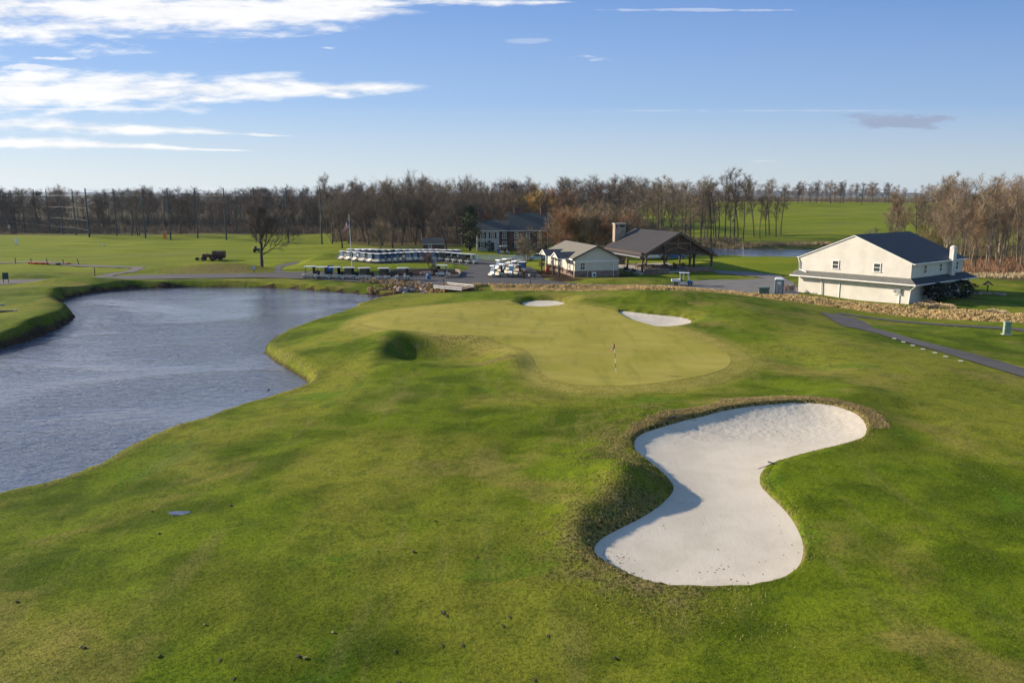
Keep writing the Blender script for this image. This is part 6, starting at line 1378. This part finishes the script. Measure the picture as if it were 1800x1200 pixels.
# ------------------------------------------------------------------ evergreens: leaf clumps through the crown volume
def evergreen(px, py, ht, rad, label, col, cone=True, n=1500, z=0, xy=None):
    x, y, zz = on(px, py, z) if xy is None else (*xy, gz(*xy)); t_ = empty('evergreen_tree' if cone else 'evergreen_shrub', (x, y, zz), 0, label=label, cat='tree' if cone else 'shrub')
    m = MB(); m.tube([(0, 0, -.2), (.05, 0, ht * .9)], [.03 * ht + .04, .03], 6); o = m.build('trunk', M['bark'], t_); o.color = BARK
    V = []; r = random.Random(int(px * 7))
    for i in range(n):
        f = r.random() ** .8; R = rad * ((1 - f) ** .7 if cone else math.sqrt(max(0, 1 - (f * 2 - 1) ** 2)) * .95 + .05) * (1 + .25 * math.sin(f * 19 + r.random())); a = r.uniform(0, 6.28); q = R * (r.random() ** .35)
        c = Vector((math.cos(a) * q, math.sin(a) * q, ht * (.06 + .94 * f))); s_ = r.uniform(.12, .3) * (ht / 6) ** .5
        d1 = Vector((r.uniform(-1, 1), r.uniform(-1, 1), r.uniform(-.3, 1))).normalized() * s_; d2 = d1.orthogonal().normalized() * s_ * .7; V += [c - d2, c + d2, c + d1 * 1.5]
    o = mesh_obj('foliage', V, [(3 * i, 3 * i + 1, 3 * i + 2) for i in range(n)], M['foliage'], t_); o.color = (*col, 1); return t_
evergreen(826, 441, 10.5, 2.3, 'dark evergreen at the left end of the farmhouse', (.045, .055, .022), cone=False, n=1500)
def bw(x, y): v_ = Matrix.Translation((ax, ay, 0)) @ Matrix.Rotation(math.atan2(.626, .78), 4, 'Z') @ Vector((x, y, 0)); return (v_.x, v_.y)
evergreen(1641, 530, 2.3, 1.5, 'dark rounded evergreen shrub under the barn side roof, nearer one', (.012, .025, .012), cone=False, n=1700, xy=bw(4.1, -1.5))
evergreen(1676, 515, 2.3, 1.7, 'dark evergreen shrub beyond the barn porch column', (.012, .025, .012), cone=False, n=1700, xy=bw(9.6, -2.2))
evergreen(860, 443, 2.6, .9, 'small dark shrub against the white farmhouse wall', (.03, .035, .02), cone=False, n=400)
evergreen(762, 476, .9, .7, 'low dark shrub beside the round sign in the mulch bed', (.02, .015, .02), cone=False, n=300)
for i, (px, py, lb) in enumerate([(975, 478, 'low tan shrub left of the first porch posts'), (984, 480, 'leggy tan shrub under the clubhouse window'), (994, 481, 'tawny shrub near the clubhouse corner'), (1002, 486, 'broad tan shrub at the clubhouse corner'), (951, 473, 'reddish shrub beside the far porch'), (968, 476, 'brown shrub between the two porches'), (1100, 481, 'dark shrub between clubhouse and pavilion'), (1112, 483, 'second dark shrub between clubhouse and pavilion')]):
    x, y, z = on(px, py); tree(brush, x, y, rnd.uniform(1.3, 2.0), lb, crown=(.22, .15, .09) if i < 6 else (.05, .045, .035), wide=1.0, name='garden_shrub', cat='shrub')

# ------------------------------------------------------------------ dry ornamental grass on the ditch bank
def clump_field(name, label, spots, col, hscale=1.0, blades=26):
    r = random.Random(5); V, F = [], []
    for (x, y, s) in spots:
        z = gz(x, y)
        for b in range(blades):
            a = r.uniform(0, 6.28); L = s * r.uniform(.6, 1.1) * hscale; out = r.uniform(.1, .75); r0 = s * .5 * r.random(); bx_, by_ = x + math.cos(a) * r0, y + math.sin(a) * r0; w_ = .018 + .015 * s; ca, sa = math.cos(a), math.sin(a); px_, py_ = -sa * w_, ca * w_
            m1 = (bx_ + ca * L * out * .5, by_ + sa * L * out * .5, z + L * (.85 - .25 * out)); m2 = (bx_ + ca * L * out * 1.0, by_ + sa * L * out * 1.0, z + L * (.75 - .65 * out)); k = len(V)
            V += [(bx_ - px_, by_ - py_, z - .05), (bx_ + px_, by_ + py_, z - .05), (m1[0] + px_, m1[1] + py_, m1[2]), (m1[0] - px_, m1[1] - py_, m1[2]), m2]; F += [(k, k + 1, k + 2, k + 3), (k + 3, k + 2, k + 4)]
    o = mesh_obj(name, V, F, M['dry_grass']); o.color = (*col, 1); tag(o, label, 'dry grass', kind='stuff'); return o
r = random.Random(12); sp = []
roadedge = np.array([P(a, b, 0) for a, b in [(815, 500), (900, 500.5), (1040, 502), (1150, 505), (1250, 511), (1330, 517.5), (1400, 522), (1500, 530.5), (1597, 538), (1640, 543), (1700, 545), (1800, 552), (1950, 560)]])
re_ = catmull(roadedge, 8, False)
for i in range(19000):
    q = re_[r.randrange(len(re_) - 1)]; q2 = re_[min(len(re_) - 1, r.randrange(len(re_)))]
    t_ = r.random(); k = r.randrange(len(re_) - 1); a_ = re_[k]; b_ = re_[k + 1]
    if r.random() > np.linalg.norm(b_ - a_) / 2.2: continue
    p_ = a_ + (b_ - a_) * t_; off = r.random() ** 1.0
    dd_ = ditch[np.argmin(((ditch - p_) ** 2).sum(1))]; q = p_ + (dd_ - p_) * (off * .93 + .03) + np.array([r.uniform(-.3, .3), r.uniform(-.3, .3)])
    if sdf(path_b, q[:1], q[1:])[0] < .4 or sdf(lot, q[:1], q[1:])[0] < .3: continue
    sp.append((float(q[0]), float(q[1]), r.uniform(.3, .62)))
print('clumps', len(sp))
clump_field('dry_grass_bank', 'straw coloured tufted grass on the bank between road and ditch', sp[:8000], (.50, .37, .17), blades=22, hscale=.8)
sp = []
for (a, b, n, rx, ry) in [(655, 514, 26, 4.5, .8), (690, 514, 20, 4, .9), (715, 505, 14, 3, .8), (735, 512, 12, 2.5, .8), (775, 511, 26, 4, .7), (745, 515, 20, 3, .6), (800, 509, 20, 3, .5), (625, 512, 20, 4, .6), (595, 510, 12, 4, .4)]:
    x, y, z = on(a, b, -.6)
    for _ in range(n): sp.append((x + r.gauss(0, rx * .5), y + r.gauss(0, ry * .6), r.uniform(.5, .95)))
sp = [q for q in sp if sdf(pond, np.array([q[0]]), np.array([q[1]]))[0] > -.2]
clump_field('reed_clumps', 'tan reed clumps at the far right corner of the pond', sp, (.36, .25, .12), blades=34)
for i, (a, b, w_, lb) in enumerate([(1622, 541, 1.7, 'pale round mound of cut grass nearest the barn corner'), (1656, 541.5, 2.2, 'wide round straw grass mound right of the barn corner'), (1750, 552, 2.0, 'bushy straw grass mound at the practice green edge'), (1632, 536, 1.3, 'dark dead grass mound by the barn corner')]):
    x, y, z = on(a, b); V, F = [], []; rr = random.Random(i)
    for k in range(900):
        an = rr.uniform(0, 6.28); q = w_ * .62 * math.sqrt(rr.random()); zz = .55 * math.sqrt(max(0, 1 - (q / (w_ * .65)) ** 2)) * rr.uniform(.5, 1); c = Vector((math.cos(an) * q, math.sin(an) * q, zz)); d_ = Vector((math.cos(an) + rr.uniform(-.5, .5), math.sin(an) + rr.uniform(-.5, .5), rr.uniform(-.4, .6))).normalized() * .28; s_ = d_.orthogonal().normalized() * .035; n0 = len(V); V += [c - s_, c + s_, c + d_]; F.append((n0, n0 + 1, n0 + 2))
    o = mesh_obj('grass_mound', V, F, M['dry_grass']); o.location = (x, y, z); o.color = (*((.42, .32, .17) if i != 3 else (.12, .08, .06)), 1); tag(o, lb, 'grass clump')
# boulders by the pond corner
bms = []
for k in range(4):
    bm = bmesh.new(); bmesh.ops.create_icosphere(bm, subdivisions=2, radius=.5); rr = random.Random(k)
    for v_ in bm.verts: v_.co *= 1 + rr.uniform(-.22, .22); v_.co.z *= .7
    me_ = bpy.data.meshes.new('boulder'); bm.to_mesh(me_); bm.free(); me_.materials.append(M['boulder']); bms.append(me_)
for i in range(46):
    a = r.uniform(696, 752); b = 505 + r.uniform(-2, 12) + (740 - a) * .05; x, y, z = on(a, b, -.6)
    o = bpy.data.objects.new('boulder', bms[i % 4]); C.objects.link(o); s = r.uniform(.5, 1.25); o.location = (x, y, z + .1); o.scale = (s * 1.2, s, s); o.rotation_euler = (r.uniform(-.3, .3), r.uniform(-.3, .3), r.uniform(0, 6))
    tag(o, 'brown boulder in the rock pile between pond corner and road', 'boulder', 'rock pile at the pond corner')
for i, (a, b) in enumerate([(744, 482.5), (748, 483), (752, 482), (757, 483.2), (755, 484)]):
    x, y, z = on(a, b, .1); o = bpy.data.objects.new('boulder', bms[i % 4]); C.objects.link(o); o.location = (x, y, z + .15); s = r.uniform(.8, 1.2); o.scale = (s, s, s); tag(o, 'pinkish boulder in the mulch bed below the twiggy shrub', 'boulder', 'boulders in the mulch bed')

# ------------------------------------------------------------------ real turf blades where the grass is near
def blades(name, label, n, xr, yr, wfun, col, lo, hi, wd, seed):
    rs_ = np.random.RandomState(seed); x = rs_.uniform(*xr, n * 3); y = yr[0] + (yr[1] - yr[0]) * rs_.random_sample(n * 3) ** 1.25
    keep = rs_.random_sample(n * 3) < wfun(x, y); x, y = x[keep][:n], y[keep][:n]; n = len(x)
    i = np.clip(np.searchsorted(xs, x) - 1, 0, nx - 2); j = np.clip(np.searchsorted(ys, y) - 1, 0, ny - 2); a = (x - xs[i]) / (xs[i + 1] - xs[i]); b = (y - ys[j]) / (ys[j + 1] - ys[j])
    z = (GH[j, i] * (1 - a) + GH[j, i + 1] * a) * (1 - b) + (GH[j + 1, i] * (1 - a) + GH[j + 1, i + 1] * a) * b
    an = rs_.uniform(0, 6.28, n); L = rs_.uniform(lo, hi, n); w_ = wd * rs_.uniform(.6, 1.3, n); le = rs_.uniform(.1, .9, n); d = rs_.uniform(0, 6.28, n)
    p0 = np.stack([x - np.cos(an) * w_, y - np.sin(an) * w_, z - .005], 1); p1 = np.stack([x + np.cos(an) * w_, y + np.sin(an) * w_, z - .005], 1); p2 = np.stack([x + np.cos(d) * L * le, y + np.sin(d) * L * le, z + L * (1.05 - .5 * le)], 1)
    V = np.stack([p0, p1, p2], 1).reshape(-1, 3)
    me_ = bpy.data.meshes.new(name); me_.vertices.add(3 * n); me_.vertices.foreach_set('co', V.astype(np.float32).ravel()); me_.loops.add(3 * n); me_.loops.foreach_set('vertex_index', np.arange(3 * n, dtype=np.int32))
    me_.polygons.add(n); me_.polygons.foreach_set('loop_start', np.arange(0, 3 * n, 3, dtype=np.int32)); me_.polygons.foreach_set('loop_total', np.full(n, 3, np.int32)); me_.update(calc_edges=True); me_.materials.append(M['dry_grass'])
    o = bpy.data.objects.new(name, me_); C.objects.link(o); o.color = (*col, 1); tag(o, label, 'grass', kind='stuff'); print(name, n)
def wsod(x, y): return (((sdf(sodpoly, x, y, 2) < .05) | (sdf(bunk, x, y, 2) < 1.15) & (y > 37.8 + (x - 8) * .12)) & (sdf(bunk, x, y, 3) > .12) & (x < 21.5)) * 1.0
blades('dead_sod', 'strip of dead straw sod along the far lip of the large bunker', 45000, (6, 24), (36, 50), wsod, (.36, .27, .13), .04, .11, .010, 1)
def wrough(x, y):
    d = sdf(bunk, x, y, 6); t = np.clip(1 - d / 4.5, 0, 1) * (x < P(1230, 850, .8)[0]) * (d > .1) + .5 * (d > .08) * (d < .45)
    cl_ = np.sin(x * 3.1 + np.sin(y * 2.3)) * np.sin(y * 3.7 + np.sin(x * 1.9)); return t * np.clip(.35 + .7 * cl_, 0.02, 1) * np.clip((y - 23.5) / 5, .18, 1)
blades('rough_grass', 'coarse mixed rough on the hump left of the large bunker', 120000, (2, 24), (20, 48), wrough, (.26, .22, .08), .05, .12, .012, 2)
def wgreen(x, y):
    d = sdf(bunk, x, y, 3); return (d > .15) * .9
blades('fairway_grass', 'short green grass blades of the foreground fairway', 380000, (-30, 34), (17, 62), lambda x, y: wgreen(x, y) * (np.abs(x) < y * .66 + 1) * (sdf(green, x, y, 3) > .3) * (sdf(pond, x, y, 6) > .8) * np.clip((62 - y) / 20, 0, 1), (.165, .195, .016), .015, .04, .008, 3)

r = random.Random(8); m = MB()
for (a, b, n, sx, sy) in [(1085, 975, 26, 26, 12), (1070, 990, 14, 20, 10), (1420, 768, 40, 60, 18), (1360, 735, 18, 50, 8), (1200, 905, 14, 60, 40), (1290, 1000, 24, 80, 22), (1385, 935, 10, 18, 40), (1120, 1010, 10, 30, 8)]:
    for _ in range(n):
        x, y = P(a + r.gauss(0, sx * .6), b + r.gauss(0, sy * .6), .8 if b < 850 else .5)
        if sdf(bunk, np.array([x]), np.array([y]))[0] > -.15: continue
        s_ = r.uniform(.012, .035); m.box((x, y, float(sandz(np.array([x]), np.array([y]), 0)[0]) + .015), (s_ * 1.6, s_, s_ * .6), r.uniform(0, 3))
o = m.build('sand_debris', M['leaf_brown']); tag(o, 'tiny bits of leaf and soil scattered over the bunker sand', 'debris', kind='stuff')

# ------------------------------------------------------------------ haze
m = bpy.data.materials.new('thin_haze'); m.use_nodes = True; t = NT(m.node_tree); t.n.clear(); pv = t.n.new('ShaderNodeVolumePrincipled'); pv.inputs['Color'].default_value = (.60, .76, 1.0, 1); pv.inputs['Density'].default_value = 5.5e-5; pv.inputs['Anisotropy'].default_value = .2
out = t.n.new('ShaderNodeOutputMaterial'); t.l.new(pv.outputs[0], out.inputs['Volume'])
mb = MB(); mb.bx(-9500, 9500, -500, 9800, -6, 75); o = mb.build('haze', m); tag(o, 'thin pale air haze over the whole course', kind='stuff')
